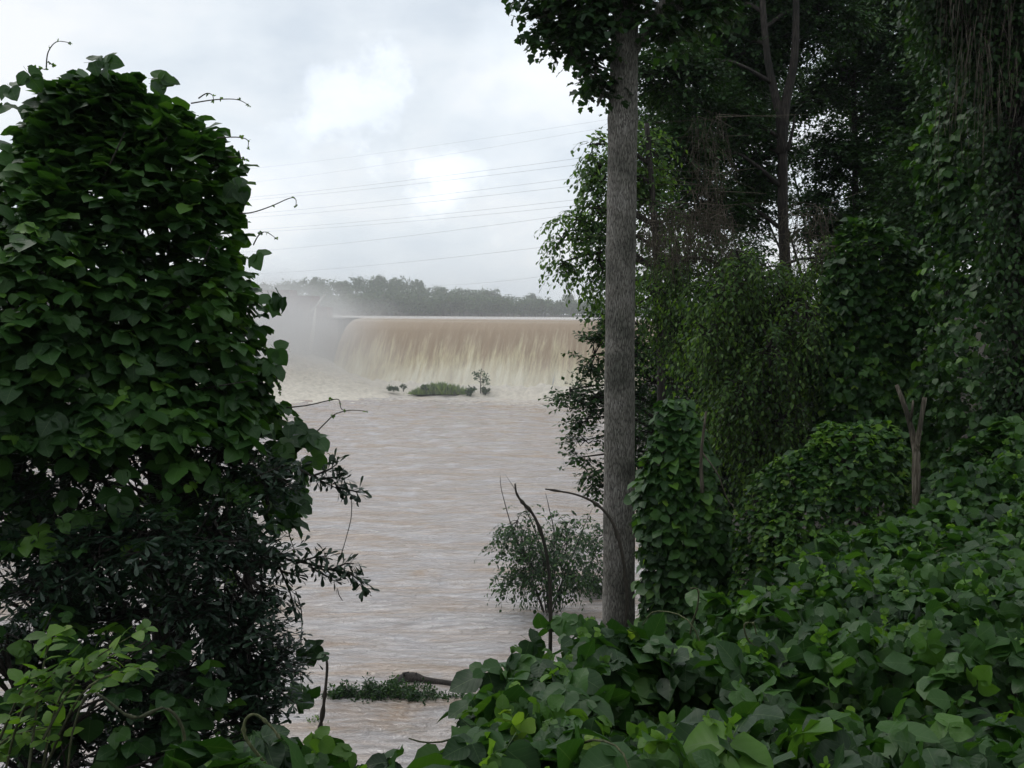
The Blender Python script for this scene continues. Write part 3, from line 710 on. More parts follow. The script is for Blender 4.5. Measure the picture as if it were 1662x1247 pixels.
def crown_sprays(L, g, blobs, per, n_sp, K, size, length, droop=.25, sub=.34, flat=.55, outw=.6, down=0.0):
    cl = clumps(blobs, per, sub)
    for (c, r_, d, bc) in cl:
        m = max(3, int(n_sp * rng.uniform(.6, 1.4))); u = nrm(rng.normal(size=(m, 3)))
        p = c + u * np.array([1, 1, flat]) * r_ * rng.random((m, 1)) ** .45
        D = u * np.array([1, 1, .5]) + d * outw + UP * (.15 - down)
        sprays(L, g, p, D, length * rng.uniform(.6, 1.3, m), K, size, droop)
        g.tube([bc, (bc + c) / 2 + rng.normal(size=3) * .08, c], [.018, .012, .006], 4)
    return cl
def finish_tree(r, L, tpls, mat, g_branch, g_trunk=None, bark=M_DBARK, parts=0, part_tpls=None, name='crown'):
    emit(name, L, tpls, mat, r, parts=parts, stuff_name=name, kind='stuff' if parts else None, part_tpls=part_tpls)
    if g_branch and g_branch.V: link('branch', g_branch.mesh('branch'), bark, r, 'stuff')
    if g_trunk and g_trunk.V: link('trunk', g_trunk.mesh('trunk'), bark, r)

# ------------------------------------------------------------------ things in the river
# log with flotsam
b = P(665, 1108, 31.5); r = thing('driftwood_log', 'dark wet driftwood log rising from the water behind the weeds', 'log', b)
g = Geo(); g.tube(interp_path([P(618, 1113, 31.6), P(645, 1108, 31.6), P(668, 1100, 31.6), P(690, 1104, 31.5), P(735, 1110, 31.3), P(780, 1112, 31.0)], 20), np.array([.03, .07, .12, .2, .3, .3, .28, .26, .24, .22, .2, .18, .16, .15, .14, .12, .11, .1, .09, .07]) * .75, 9, .15)
link('trunk', g.mesh('trunk'), M_DBARK, r)
g = Geo(); g.tube([P(660, 1104, 31.6), P(655, 1093, 31.5), P(664, 1091, 31.5)], [.08, .05, .02], 6); g.tube([P(672, 1100, 31.6), P(676, 1092, 31.5)], [.06, .02], 6); link('root', g.mesh('root'), M_DBARK, r)
def weeds(label, blobs, n, size, dep, mat=M_TREE):
    c = P(blobs[0][0], blobs[0][1] + blobs[0][3], dep); r = thing('weed_clump', label, 'weeds', c); L = Leaves(); g = Geo()
    for (px, py, rx, ry) in blobs:
        s = dep / FPX; m = int(n * rx * ry / 1500) + 12
        x = rng.uniform(-1, 1, m); z = rng.random(m); q = P(px, py + ry, dep)
        p0 = q + np.stack([x * rx * s, rng.normal(size=m) * rx * s * .3, z * 0.0], 1); hh = 1.9 * ry * s * np.sqrt(np.maximum(1 - x * x, .08)) * rng.uniform(.3, 1, m)
        p1 = p0 + np.stack([rng.normal(size=m) * .12, rng.normal(size=m) * .12, hh], 1)
        g.prisms(p0, p1, .006)
        for t in (.25, .45, .6, .75, .88, 1.0):
            for q_ in range(3): L.add(p0 + (p1 - p0) * t + rng.normal(size=(m, 3)) * .05, rng.normal(size=(m, 3)) + [0, 0, .2], rng.normal(size=(m, 3)) * .5 + UP, size * rng.uniform(.6, 1.3, m))
    emit('foliage', L, SMALL, mat, r); link('stem', g.mesh('stem'), M_TWIG, r)
weeds('thick clump of green weeds half drowned in front of the driftwood log', [(640, 1140, 78, 20), (600, 1135, 45, 22), (690, 1135, 40, 22), (640, 1122, 50, 20), (560, 1140, 34, 11), (545, 1130, 20, 20), (730, 1135, 22, 11), (600, 1128, 26, 34), (560, 1120, 14, 16)], 250, .11, 30.3, M_TREE)
weeds('small tuft of drowned weeds in pale water near the left shore', [(540, 1185, 40, 13), (510, 1178, 22, 16), (570, 1188, 16, 7)], 350, .09, 28.4, M_PALE)
# drowned bush
def waterbush(label, blobs, base, dep, per, n_sp, extra=None):
    b = P(*base, dep); r = thing('drowned_bush', label, 'bush', b); L = Leaves(); g = Geo()
    cl = crown_sprays(L, g, blobs, per, n_sp, 8, .19, .6, droop=.7, sub=.4, down=.3)
    for c in cl[::14]: g.tube(interp_path([b - [0, 0, .4], (b + c[0]) / 2 + [rng.normal() * .2, 0, .3], c[0]], 8), np.linspace(.035, .008, 8), 5)
    if extra:
        for e_ in extra: g.tube(interp_path([P(x, y, dep) for x, y in e_], 14), np.linspace(.035, .006, 14), 5)
    finish_tree(r, L, NARROW + OVAL[:1], M_TREE, g)
waterbush('loose grey green bush standing in the flood left of the grey trunk', [(850, 900, 39, 46, 70), (890, 910, 39, 52, 65), (920, 880, 39, 38, 50), (840, 845, 39, 30, 35), (930, 930, 39, 40, 40), (835, 940, 39, 30, 30)], (890, 1000), 39, 22, 7,
          [[(890, 1000), (880, 900), (850, 820), (820, 770)], [(890, 1000), (900, 880), (890, 820), (885, 800)], [(890, 1000), (930, 900), (950, 850), (962, 825)], [(880, 940), (840, 880), (815, 800), (812, 770)]])
waterbush('small dark bush low over the water just left of the grey trunk', [(958, 900, 42, 30, 40), (965, 945, 42, 38, 30), (975, 870, 42, 18, 22)], (965, 985), 42, 22, 12)

# ------------------------------------------------------------------ large grey trunk (tall broadleaf tree)
b = P(1004, 1290, 11); b[2] = min(b[2], gz(b[0], 11)) - .1
r = thing('tall_tree', 'tall tree with a straight thick grey trunk between the river and the wood', 'tree', b)
g = Geo(); cen = [(1003, 1300, 30), (1004, 1000, 27), (1005, 800, 25.5), (1006, 560, 24), (1008, 400, 23.6), (1011, 200, 23.4), (1013, 100, 22), (1016, 0, 21), (1020, -150, 19), (1026, -400, 15), (1030, -700, 8)]
pts = interp_path([P(x, y, 11) for x, y, w_ in cen], 120); rr = np.interp(np.linspace(0, 10, 120), np.arange(11), [w_ for x, y, w_ in cen]) * 11 / FPX
for zc, am in ((P(0, 188, 11)[2], .07), (P(0, 400, 11)[2], .06), (P(0, 322, 11)[2], .03), (P(0, 720, 11)[2], .03)): rr = rr * (1 + am * np.exp(-((pts[:, 2] - zc) / .07) ** 2))
pts[0] = [pts[0][0], 11, b[2] - .5]
g.tube(pts, rr, 48, .025); link('trunk', g.mesh('trunk'), M_BARK, r)
L = Leaves(); gb = Geo()
def limb(a, bb, r0, r1, mid=None):
    c = [a] + ([mid] if mid is not None else []) + [bb]; gb.tube(interp_path(c, 10), np.linspace(r0, r1, 10), 8)
limb(P(1020, 95, 11), P(1110, -60, 10.8), .07, .03, P(1062, 30, 10.9)); limb(P(1012, 60, 11), P(870, 30, 10.7), .04, .012, P(940, 20, 10.8)); limb(P(1015, 20, 11), P(900, -50, 10.3), .04, .012)
limb(P(1012, 120, 11), P(945, 100, 10.8), .02, .006); limb(P(1030, 0, 11), P(1180, -20, 11.2), .04, .012, P(1100, 10, 11.1)); limb(P(1018, -100, 11), P(1100, -200, 10.5), .06, .02)
crown_sprays(L, gb, [(888, 30, 10.8, 22, 26), (920, 58, 10.8, 28, 28), (950, 30, 10.8, 32, 34), (918, 2, 10.8, 30, 26), (960, 85, 10.8, 22, 26), (968, 8, 10.9, 26, 30), (1000, -10, 10.8, 22, 20), (1060, 25, 10.9, 26, 20), (1115, 20, 11, 36, 18), (1165, 5, 11, 34, 18), (968, 128, 10.9, 20, 14), (978, 152, 10.9, 10, 9), (1085, 50, 11, 14, 10),
                    (900, -60, 10.8, 70, 60), (1000, -90, 11, 90, 60), (1120, -90, 11, 80, 60), (1010, -250, 11, 90, 70)], 26, 6, 6, .092, .26, droop=.35, sub=.36)
finish_tree(r, L, MAPLE, M_TREE, gb, bark=M_BARK, parts=300, part_tpls=MAPLE)

# ------------------------------------------------------------------ trees behind and to the right
def tree(label, name, trunk_ctrl, trunk_r, dep, blobs, per, n_sp, K, size, length, mat, tpls, droop=.25, down=0., sub=.34, parts=0, bark=M_DBARK, flat=.55, limbs=True, sides=9):
    if dep > 18.5: tpls = DIAM; size = size * 1.1
    elif dep > 13: tpls = SMALL
    pts = [P(x, y, d) for x, y, d in trunk_ctrl]; b0 = pts[0].copy(); b0[2] = min(b0[2], gz(b0[0], b0[1])) - .2
    pts = [b0] + pts; r = thing(name, label, 'tree', b0); g = Geo(); path = interp_path(pts, 30); g.tube(path, np.linspace(trunk_r, trunk_r * .35, 30), sides, .05)
    L = Leaves(); gb = Geo(); crown_sprays(L, gb, blobs, per, n_sp, K, size, length, droop, sub, flat, .6, down)
    if limbs:
        for bl in blobs:
            c = P(*bl[:3]); i = np.argmin(np.linalg.norm(path - (c - [0, 0, .25 * abs(c[0] - path[15][0])]), axis=1)); a = path[i]
            gb.tube(interp_path([a, (a + c) / 2 + [0, 0, .15 * np.linalg.norm(c - a)], c], 8), np.linspace(trunk_r * .35, .012, 8), 5)
    finish_tree(r, L, tpls, mat, gb, g, bark, parts=parts); return r

tree('drooping pale leaved tree whose hanging sprays reach left past the grey trunk', 'drooping_tree', [(1075, 900, 16), (1070, 500, 16), (1050, 200, 16)], .11, 16,
     [(962, 235, 16, 16, 34), (972, 280, 16, 18, 36), (938, 355, 16, 36, 18), (914, 390, 16, 16, 24), (950, 380, 16, 34, 30), (972, 425, 16, 18, 40), (975, 340, 16, 20, 40), (914, 425, 16, 8, 16), (1000, 300, 16.3, 40, 60), (1060, 330, 16.5, 50, 60), (1050, 240, 16.5, 50, 50), (1000, 460, 16.5, 35, 50)],
     22, 8, 7, .095, .34, M_PALE, OVAL, droop=.75, down=.35)
tree('dark tree with flat layered branches reaching left over the water', 'layered_tree', [(1085, 960, 21), (1075, 700, 21), (1070, 560, 21)], .13, 21,
     [(935, 650, 21, 30, 16), (925, 632, 21, 18, 12), (955, 680, 21, 34, 14), (965, 640, 21, 26, 22), (950, 715, 21, 28, 10), (945, 742, 21, 26, 9), (965, 765, 21, 24, 9), (975, 790, 21, 12, 8), (1010, 650, 21, 40, 40), (1060, 620, 21, 60, 30), (1060, 700, 21, 60, 34), (1010, 735, 21, 50, 16), (1040, 790, 21, 60, 30), (965, 575, 21, 22, 40), (975, 510, 21, 20, 36), (1010, 560, 21, 50, 50), (1080, 540, 21, 60, 50)],
     26, 8, 6, .11, .36, M_TREE, OVAL, droop=.15, flat=.3)
tree('tall vine hung tree with forked brown trunk and ragged crown letting sky through', 'forked_tree', [(1290, 700, 19), (1272, 390, 19), (1268, 215, 19), (1245, 90, 19), (1235, -40, 19)], .14, 19,
     [(1090, 120, 18, 70, 55), (1150, 200, 19, 80, 60), (1110, 250, 18, 60, 45), (1200, 90, 20, 70, 55), (1180, 20, 20, 80, 40), (1260, 60, 20, 70, 50), (1230, 260, 20, 60, 55), (1330, 30, 20, 70, 40), (1140, 330, 19, 70, 40), (1220, 330, 21, 50, 40), (1210, 170, 21, 50, 60), (1290, -40, 20, 120, 50), (1120, -60, 20, 120, 50)],
     34, 19, 8, .085, .36, M_TREE, OVAL, droop=.35)
r2 = bpy.data.objects.get('forked_tree')
g = Geo(); g.tube(interp_path([P(1268, 250, 19), P(1275, 170, 19), P(1290, 90, 19), P(1292, -20, 19)], 12), np.linspace(.11, .06, 12), 8); g.tube(interp_path([P(1278, 245, 18.8), P(1286, 215, 18.8), P(1290, 188, 18.8)], 6), [.035, .034, .03, .026, .02, .012], 6)
link('limb', g.mesh('limb'), M_DBARK, r2)
tree('broad dark tree deep in the wood right of the forked trunk', 'dark_tree', [(1400, 800, 22), (1390, 400, 22), (1385, 100, 22)], .13, 22,
     [(1370, 130, 22, 60, 45), (1440, 60, 22, 70, 50), (1450, 180, 22, 60, 60), (1340, 250, 22, 50, 45), (1400, 270, 22, 60, 50), (1460, 320, 21, 60, 70), (1380, 380, 22, 70, 45), (1320, 350, 22, 40, 40), (1440, 0, 22, 90, 40), (1310, 160, 22, 40, 40), (1390, 50, 22, 40, 40), (1510, 120, 22, 50, 90), (1480, 250, 22, 60, 60)],
     32, 19, 8, .09, .38, M_TREE, OVAL, droop=.3)
tree('pale green weeping tree with small leaves hanging in long curtains', 'weeping_tree', [(1230, 950, 13.5), (1225, 650, 13.5), (1220, 470, 13.5)], .1, 13.5,
     [(1225, 440, 13, 70, 45), (1160, 480, 13, 50, 60), (1270, 500, 12.8, 70, 70), (1190, 560, 12.8, 55, 70), (1160, 600, 13, 35, 60), (1230, 620, 12.5, 60, 70), (1300, 600, 12.8, 60, 80), (1180, 680, 12.8, 40, 60), (1240, 720, 12.8, 60, 60), (1300, 720, 13, 60, 50), (1100, 420, 14, 50, 50), (1060, 480, 14.5, 50, 60), (1100, 530, 14.5, 50, 50), (1350, 420, 13.5, 50, 40), (1200, 420, 12.2, 34, 26), (1150, 540, 12.2, 24, 40), (1250, 560, 11.9, 30, 44), (1200, 640, 12.0, 24, 44), (1310, 520, 12.0, 28, 40), (1175, 470, 12.1, 22, 34), (1270, 680, 12.0, 30, 40)],
     20, 8, 8, .07, .36, M_PALE, OVAL, droop=.95, down=.55)
# dead brown hanging vines
b = P(1110, 330, 13.5); r = thing('dead_vines', 'tangle of dead brown vine hanging above the weeping tree', 'vines', b)
for nm, box_, n_ in (('tangle', (1045, 1190, 330, 420), 420), ('tangle', (1120, 1180, 180, 320), 120), ('tangle', (1270, 1350, 330, 420), 140)):
    g = Geo(); x0, x1, y0, y1 = box_; A = np.array([P(rng.uniform(x0, x1), rng.uniform(y0, y1), 13 + rng.normal() * .3) for _ in range(n_)])
    B = A + np.stack([rng.normal(size=n_) * .12, rng.normal(size=n_) * .1, -rng.uniform(.1, .55, n_)], 1); g.prisms(A, B, .005)
    k_ = n_ // 3; g.prisms(A[:k_], A[:k_] + np.stack([rng.normal(size=k_) * .35, rng.normal(size=k_) * .1, rng.normal(size=k_) * .08], 1), .006)
    link(nm, g.mesh(nm), M_DEAD, r, 'stuff')

L = Leaves(); m = 10000; x = rng.uniform(.5, 26, m); y = rng.uniform(6, 60, m)
zg = ground(x, y); k = (zg > .3) & ~((y < 11) & (x < 3)); x, y, zg = x[k], y[k], zg[k]; m = len(x)
p = np.stack([x, y, zg + rng.uniform(-.05, .75, m) ** 1.5 * (1 + .8 * bump(np.stack([x, y, 0 * x], 1), 1.3)) if False else zg + rng.uniform(0, .8, m)], 1)
L.add(p, rng.normal(size=(m, 3)), rng.normal(size=(m, 3)) * .4 + UP, rng.uniform(.12, .28, m))
emit('undergrowth', L, KUDL, M_TREE, stuff_name='undergrowth')['label'] = 'dark leafy undergrowth covering the wooded bank'
def kudzu_thing(name, label, rows, dep, ratio, n, size, parts=300, trunk=True, gap=0., front=.45, up=.55, bumpy=.16, thick=.36, seed=0, mat=M_KUD, minpx=9, twigs=60, low=True, young=0, cat='vine', droop=.5):
    rows = sorted(rows); yb = rows[-1]; b = P((yb[1] + yb[2]) / 2, yb[0], dep); b[2] = min(b[2], gz(b[0], dep))
    r = thing(name, label, cat, b); L = Leaves()
    mound_leaves(L, rows, dep, ratio, n, size, thick, bumpy, front, up, droop, gap, seed)
    emit('foliage', L, KUDL if low else KUD, mat, r, parts=parts, part_tpls=KUD, minpx=minpx)
    if young:
        L = Leaves(); mound_leaves(L, rows, dep, ratio, young, size * .75, .04, bumpy, .8, up, droop, 0, seed); emit('young_foliage', L, KUDL, M_KUDY, r, stuff_name='young_foliage')
    g = Geo(); gt_ = Geo()
    tt = rows[0]; top = P((tt[1] + tt[2]) / 2, tt[0] + 30, dep)
    if trunk: gt_.tube(interp_path([b - UP * .3, (b + top) / 2 + rng.normal(size=3) * .1, top], 16), np.linspace(.09, .03, 16), 8); link('trunk', gt_.mesh('trunk'), M_DBARK, r)
    for _ in range(twigs):
        y_, a, c = rows[rng.integers(0, len(rows))]; x_ = rng.uniform(a, c); q = P(x_, y_, dep - ratio * (c - a) * .5 * dep / FPX * rng.uniform(0, .9))
        q0 = b + (top - b) * np.clip((q[2] - b[2]) / max(top[2] - b[2], .1) - .15, 0, 1); g.tube(interp_path([q0, (q0 + q) / 2 + rng.normal(size=3) * .06, q], 6), np.linspace(.012, .004, 6), 4)
    if twigs: link('branch', g.mesh('branch'), M_DBARK, r)
    return r
kudzu_thing('kudzu_column', 'towering kudzu covered tree at the right edge of the wood, left face catching light',
            [(-150, 1500, 1860), (0, 1520, 1850), (150, 1525, 1850), (250, 1500, 1850), (350, 1498, 1850), (500, 1490, 1850), (650, 1490, 1850), (760, 1500, 1850), (860, 1490, 1850)], 11.5, .8, 9500, .088, bumpy=.2, front=.6, up=.4, seed=1, droop=.9)
kudzu_thing('kudzu_mound', 'rounded kudzu mound between the weeping tree and the towering kudzu column',
            [(372, 1390, 1450), (400, 1350, 1490), (450, 1325, 1505), (520, 1310, 1510), (600, 1310, 1510), (700, 1330, 1510), (790, 1340, 1510)], 12.8, .8, 5200, .09, bumpy=.28, young=200, seed=2, front=.6)
kudzu_thing('kudzu_pillar', 'narrow kudzu draped stump just right of the grey trunk with a bare stick beside it',
            [(650, 1075, 1110), (700, 1065, 1140), (760, 1050, 1165), (820, 1045, 1180), (880, 1042, 1185), (950, 1040, 1190), (1010, 1035, 1195), (1200, 1030, 1200), (1400, 1020, 1210)], 9.5, .9, 3000, .10, seed=3, bumpy=.1, front=.6, young=60)
r = bpy.data.objects['kudzu_pillar']; g = Geo(); g.tube(interp_path([P(1140, 800, 9.1), P(1138, 740, 9.1), P(1146, 668, 9.1)], 8), np.linspace(.02, .01, 8), 6); g.tube(interp_path([P(1140, 735, 9.1), P(1165, 770, 9), P(1178, 805, 9), P(1192, 825, 8.9)], 12), np.linspace(.009, .004, 12), 5)
link('stick', g.mesh('stick'), M_DEAD, r)
kudzu_thing('leafy_thicket', 'bright tipped thicket below the weeping tree and left of the forked snag',
            [(690, 1350, 1400), (720, 1320, 1440), (770, 1265, 1460), (830, 1222, 1470), (880, 1200, 1480), (940, 1195, 1490), (1000, 1190, 1500), (1200, 1190, 1500)], 8.9, .6, 5200, .065, seed=4, mat=M_KUD, young=2200, front=.6, bumpy=.28)
kudzu_thing('kudzu_heap', 'bushy kudzu heap at the right edge under the towering kudzu column',
            [(690, 1640, 1720), (730, 1560, 1800), (780, 1520, 1850), (830, 1505, 1850), (900, 1500, 1850)], 9.3, .5, 2600, .10, seed=5, young=160, front=.6, bumpy=.12)
# forked snag
b = P(1487, 880, 8.15); r = thing('snag', 'bare forked dead snag standing before the kudzu mound', 'dead tree', b)
g = Geo(); g.tube(interp_path([b - UP * .3, P(1487, 760, 8.15), P(1485, 725, 8.15), P(1480, 700, 8.15), P(1470, 665, 8.15), P(1455, 625, 8.2)], 22), np.linspace(.036, .016, 22), 9, .15); link('trunk', g.mesh('trunk'), M_DEAD, r)
g = Geo(); g.tube(interp_path([P(1486, 735, 8.15), P(1492, 700, 8.1), P(1501, 645, 8.1)], 10), np.linspace(.026, .017, 10), 8, .15); link('branch', g.mesh('branch'), M_DEAD, r); g = Geo(); g.tube([P(1476, 690, 8.15), P(1481, 665, 8.1), P(1482, 650, 8.1)], [.015, .012, .008], 5); link('branch', g.mesh('branch'), M_DEAD, r)
# understory filling the wood's depth
def backwood(label, blobs, size=.16, mat=M_TREE, trunk=(1350, 900, 26)):
    return tree(label, 'understory_tree', [trunk, (trunk[0] + 5, trunk[1] - 300, trunk[2])], .12, trunk[2], blobs, 26, 12, 7, size * .8, .5, mat, OVAL, droop=.3)
backwood('dark understory tree filling the gloom behind the weeping tree', [(1100, 620, 24, 100, 80), (1200, 560, 25, 120, 90), (1320, 520, 25, 110, 90), (1120, 760, 24, 90, 80), (1240, 760, 24, 90, 90), (1380, 640, 25, 110, 100), (1100, 440, 26, 70, 60), (1190, 410, 27, 60, 40)], trunk=(1180, 950, 24))
backwood('dark understory tree in the gloom behind the kudzu column', [(1480, 420, 20, 90, 110), (1560, 300, 17, 100, 150), (1620, 120, 16, 110, 130), (1580, 0, 17, 120, 80), (1480, 600, 19, 90, 100)], size=.14, trunk=(1520, 900, 19))

# unseen trees added behind and above the viewpoint to block skylight
for (bx, by, hh, lab) in ((10.5, 5, 11.5, 'tallest added shade tree, out of view above the towering kudzu column'), (-4.5, -5, 9, 'tall added shade tree, out of view on the bank left of the viewpoint'), (3.2, -3.5, 9.5, 'tall added shade tree, out of view on the bank right of the viewpoint'), (9.5, -1, 9, 'tall added shade tree, out of view on the slope beside the kudzu carpet'), (-1, -11, 9, 'tall added shade tree, out of view farther back on the bank')):
    b = np.array([bx, by, gz(bx, by)]); r = thing('added_shade_tree', lab, 'tree', b, 'added shade trees out of view around the viewpoint'); L = Leaves(); g = Geo(); gb = Geo()
    g.tube(interp_path([b - UP * .3, b + UP * hh * .5 + [.2, 0, 0], b + UP * hh], 12), np.linspace(.2, .08, 12), 10, .05)
    for _ in range(42):
        c = b + [rng.normal() * 2.3, rng.normal() * 2.0, hh * rng.uniform(.72, 1.25)]; gb.tube([b + UP * hh * .6, (b + UP * hh * .7 + c) / 2, c], [.05, .03, .01], 5)
        m = 110; q = c + rng.normal(size=(m, 3)) * [.75, .75, .4]; L.add(q, rng.normal(size=(m, 3)), rng.normal(size=(m, 3)) * .5 + UP, .22 * rng.uniform(.7, 1.2, m))
    emit('crown', L, DIAM, M_TREE, r, stuff_name='crown', kind=None); link('branch', gb.mesh('branch'), M_DBARK, r); link('trunk', g.mesh('trunk'), M_DBARK, r)

backwood('dim tree filling the back of the wood behind the forked trunk', [(1100, 180, 27, 90, 80), (1240, 150, 27, 80, 80), (1420, 150, 27, 90, 80), (1440, 330, 27, 90, 80), (1120, 60, 27, 80, 60), (1480, 50, 27, 80, 50)], size=.15, trunk=(1340, 900, 27))
tree('dark vine hung tree added at the far right edge to darken the kudzu column', 'added_dark_tree', [(1665, 900, 10.6), (1650, 400, 10.6), (1640, -100, 10.6)], .13, 10.6,  # added tree, its dark leaves stand in for the column's shaded right side
     [(1625, 60, 10.6, 40, 70), (1660, 180, 10.5, 45, 80), (1650, 320, 10.5, 34, 80), (1665, 470, 10.5, 40, 90), (1660, 620, 10.5, 34, 60), (1560, 20, 10.8, 50, 50), (1560, -80, 10.6, 110, 60), (1690, 0, 10.6, 60, 90)],
     26, 9, 7, .07, .3, M_TREE, OVAL, droop=.8, down=.5)
r = thing('hanging_vines', 'strings of dead grey vine hanging from the top of the kudzu column', 'vines', P(1570, 100, 10.7))
g = Geo(); n_ = 170; A = np.array([P(rng.uniform(1520, 1680), rng.uniform(-90, 190), 10.2 + rng.normal() * .2) for _ in range(n_)]); B = A + np.stack([rng.normal(size=n_) * .05, rng.normal(size=n_) * .05, -rng.uniform(.2, .8, n_)], 1)
g.prisms(A, (A + B) / 2 + rng.normal(size=(n_, 3)) * .015, .004); g.prisms((A + B) / 2, B, .003); link('tangle', g.mesh('tangle'), M_DEAD, r, 'stuff')

# ------------------------------------------------------------------ left kudzu covered tree
LR = [(132, 150, 180), (145, 105, 205), (170, 80, 235), (205, 55, 275), (245, 15, 322), (290, -50, 360), (350, -130, 385), (420, -200, 412), (480, -240, 436), (560, -260, 448), (620, -260, 452), (680, -260, 466), (720, -260, 485), (760, -260, 465), (860, -250, 462), (960, -250, 470), (1050, -250, 485), (1120, -250, 500), (1220, -250, 470)]
b = P(130, 1400, 6.3); b[2] = gz(b[0], 6.3); r = thing('kudzu_covered_tree', 'bulky tree smothered in big kudzu leaves filling the left side by the river', 'tree', b)
L = Leaves(); mound_leaves(L, [q for q in LR if q[0] < 700], 6.3, .75, 7600, .098, .5, .24, .6, .75, .45, .34, 7)
mound_leaves(L, [(640, -260, 445), (700, -260, 480), (760, -260, 475), (830, -260, 470)], 6.3, .75, 480, .11, .3, .2, .6, .6, .6, .5, 17)
mound_leaves(L, [q for q in LR if q[0] > 650], 6.3, .7, 420, .12, .6, .15, .3, .6, .5, .45, 8)
emit('foliage', L, KUDM, M_KUD, r, parts=300, part_tpls=KUD)
g = Geo()
for (x0, x1, x2, rr_) in ((262, 258, 230, .07), (300, 300, 290, .035), (120, 110, 90, .05), (330, 340, 350, .025)):
    g.tube(interp_path([P(x0, 1420, 6.4), P(x1, 900, 6.4), P(x2, 500, 6.4), P(x2 - 20, 220, 6.4)], 24), np.linspace(rr_, rr_ * .3, 24), 9, .08)
link('trunk', g.mesh('trunk'), M_DBARK, r)
g = Geo()
for _ in range(150):
    y_ = rng.uniform(200, 1200); xr = np.interp(y_, [q[0] for q in LR], [q[2] for q in LR]); x_ = rng.uniform(-100, xr - 10); q = P(x_, y_, 6.3 + rng.uniform(-.7, .7)); q0 = P(rng.choice([262, 300, 110]), y_ + rng.uniform(60, 200), 6.4)
    g.tube(interp_path([q0, (q0 + q) / 2 + rng.normal(size=3) * .1, q], 7), np.linspace(.014, .003, 7), 4)
link('branch', g.mesh('branch'), M_DBARK, r)
TD = [[(75, 110), (78, 85), (92, 68), (115, 70)], [(78, 100), (88, 108)], [(310, 168), (350, 162), (385, 162), (405, 172)], [(322, 160), (335, 152), (345, 155), (346, 165)], [(352, 224), (385, 223), (402, 228), (402, 242)],
      [(370, 255), (390, 256), (402, 260)], [(388, 347), (410, 345), (440, 335), (470, 322), (480, 324), (480, 336)], [(411, 398), (420, 382), (432, 377), (449, 388)], [(445, 600), (452, 625), (455, 640)],
      [(465, 662), (500, 658), (535, 650), (550, 649), (553, 662), (560, 668)], [(512, 703), (530, 685), (545, 672), (570, 666), (596, 668)], [(465, 840), (470, 870), (478, 895), (476, 910)], [(480, 960), (490, 1000), (487, 1080), (490, 1120)], [(45, 108), (60, 111), (75, 113)]]
for c in TD:
    g = Geo(); g.tube(interp_path([P(x, y, 6.1) for x, y in c], 18), np.linspace(.0045, .002, 18), 5); link('tendril', g.mesh('tendril'), M_TWIG, r)
# edge sprays of single leaves (leaf pairs that break the outline)
Lt = Leaves()
for c in TD:
    q = interp_path([P(x, y, 6.1) for x, y in c], 18)[[7, 12, 16, 17]]; Lt.add(q, rng.normal(size=(4, 3)) + [0, 0, .2], rng.normal(size=(4, 3)) + [0, -.6, .5], np.array([.022, .018, .014, .014]))
emit('tip_leaves', Lt, KUDL, M_KUDY, r, stuff_name='tip_leaves')
L = Leaves(); ed = [(440, 482), (452, 480), (415, 412), (445, 565), (440, 590), (455, 720), (500, 705), (512, 712), (150, 100), (170, 103), (255, 132), (250, 128), (45, 118), (15, 140), (5, 170), (380, 300), (390, 305), (462, 832), (478, 815), (495, 1052), (505, 1055), (505, 740), (470, 690), (490, 1120), (500, 1130)]
pp_ = np.array([P(x, y, 6.0) for x, y in ed]); L.add(pp_, rng.normal(size=(len(ed), 3)) * .4 + [.8, -.2, -.4], rng.normal(size=(len(ed), 3)) * .4 + [0, -.8, .5], .11)
emit('edge_foliage', L, KUD, M_KUD, r, stuff_name='edge_foliage')
# water oak under it
b = P(290, 1400, 6.0); b[2] = gz(b[0], 6.0); r = thing('oak_sapling', 'dark oak sapling under the kudzu, two wedge leaved branches poking over the river', 'tree', b)
L = Leaves(); gb = Geo(); g = Geo(); g.tube(interp_path([b, P(285, 1000, 6), P(280, 700, 6)], 14), np.linspace(.06, .02, 14), 8); link('trunk', g.mesh('trunk'), M_DBARK, r)
def oaktwig(c, dep, nper, ln=.10, size=.085):
    path = interp_path([P(x, y, dep) for x, y in c], nper); gb.tube(path, np.linspace(.008, .003, nper), 5)
    for i in range(1, nper):
        d = nrm(path[i] - path[i - 1]); m = 6
        u = nrm(rng.normal(size=(m, 3)) + d * .9); L.add(path[i] + rng.normal(size=(m, 3)) * .012, u, rng.normal(size=(m, 3)) * .5 + UP, size * rng.uniform(.7, 1.2, m))
oaktwig([(478, 758), (510, 775), (545, 792)], 5.9, 9); oaktwig([(510, 772), (535, 762), (548, 752)], 5.9, 6); oaktwig([(545, 790), (565, 795), (585, 800)], 5.9, 7); oaktwig([(520, 778), (545, 775), (560, 778)], 5.9, 6)
oaktwig([(455, 905), (500, 915), (545, 925), (575, 935), (592, 955)], 5.9, 16); oaktwig([(480, 915), (510, 905), (530, 903)], 5.9, 7); oaktwig([(540, 925), (560, 915), (575, 915)], 5.9, 5); oaktwig([(500, 918), (520, 930), (540, 940)], 5.9, 7)
oaktwig([(440, 890), (470, 960), (478, 990)], 5.9, 7); oaktwig([(420, 900), (455, 925), (480, 935)], 5.9, 8)
bl = [(60, 850, 5.6, 70, 60), (150, 900, 5.5, 70, 60), (230, 880, 5.5, 60, 50), (80, 960, 5.5, 70, 50), (350, 870, 5.6, 60, 40), (400, 930, 5.6, 60, 50), (330, 980, 5.6, 50, 50), (400, 1020, 5.6, 60, 60), (20, 780, 5.7, 50, 50), (160, 760, 5.9, 60, 40), (300, 800, 5.9, 50, 40)]
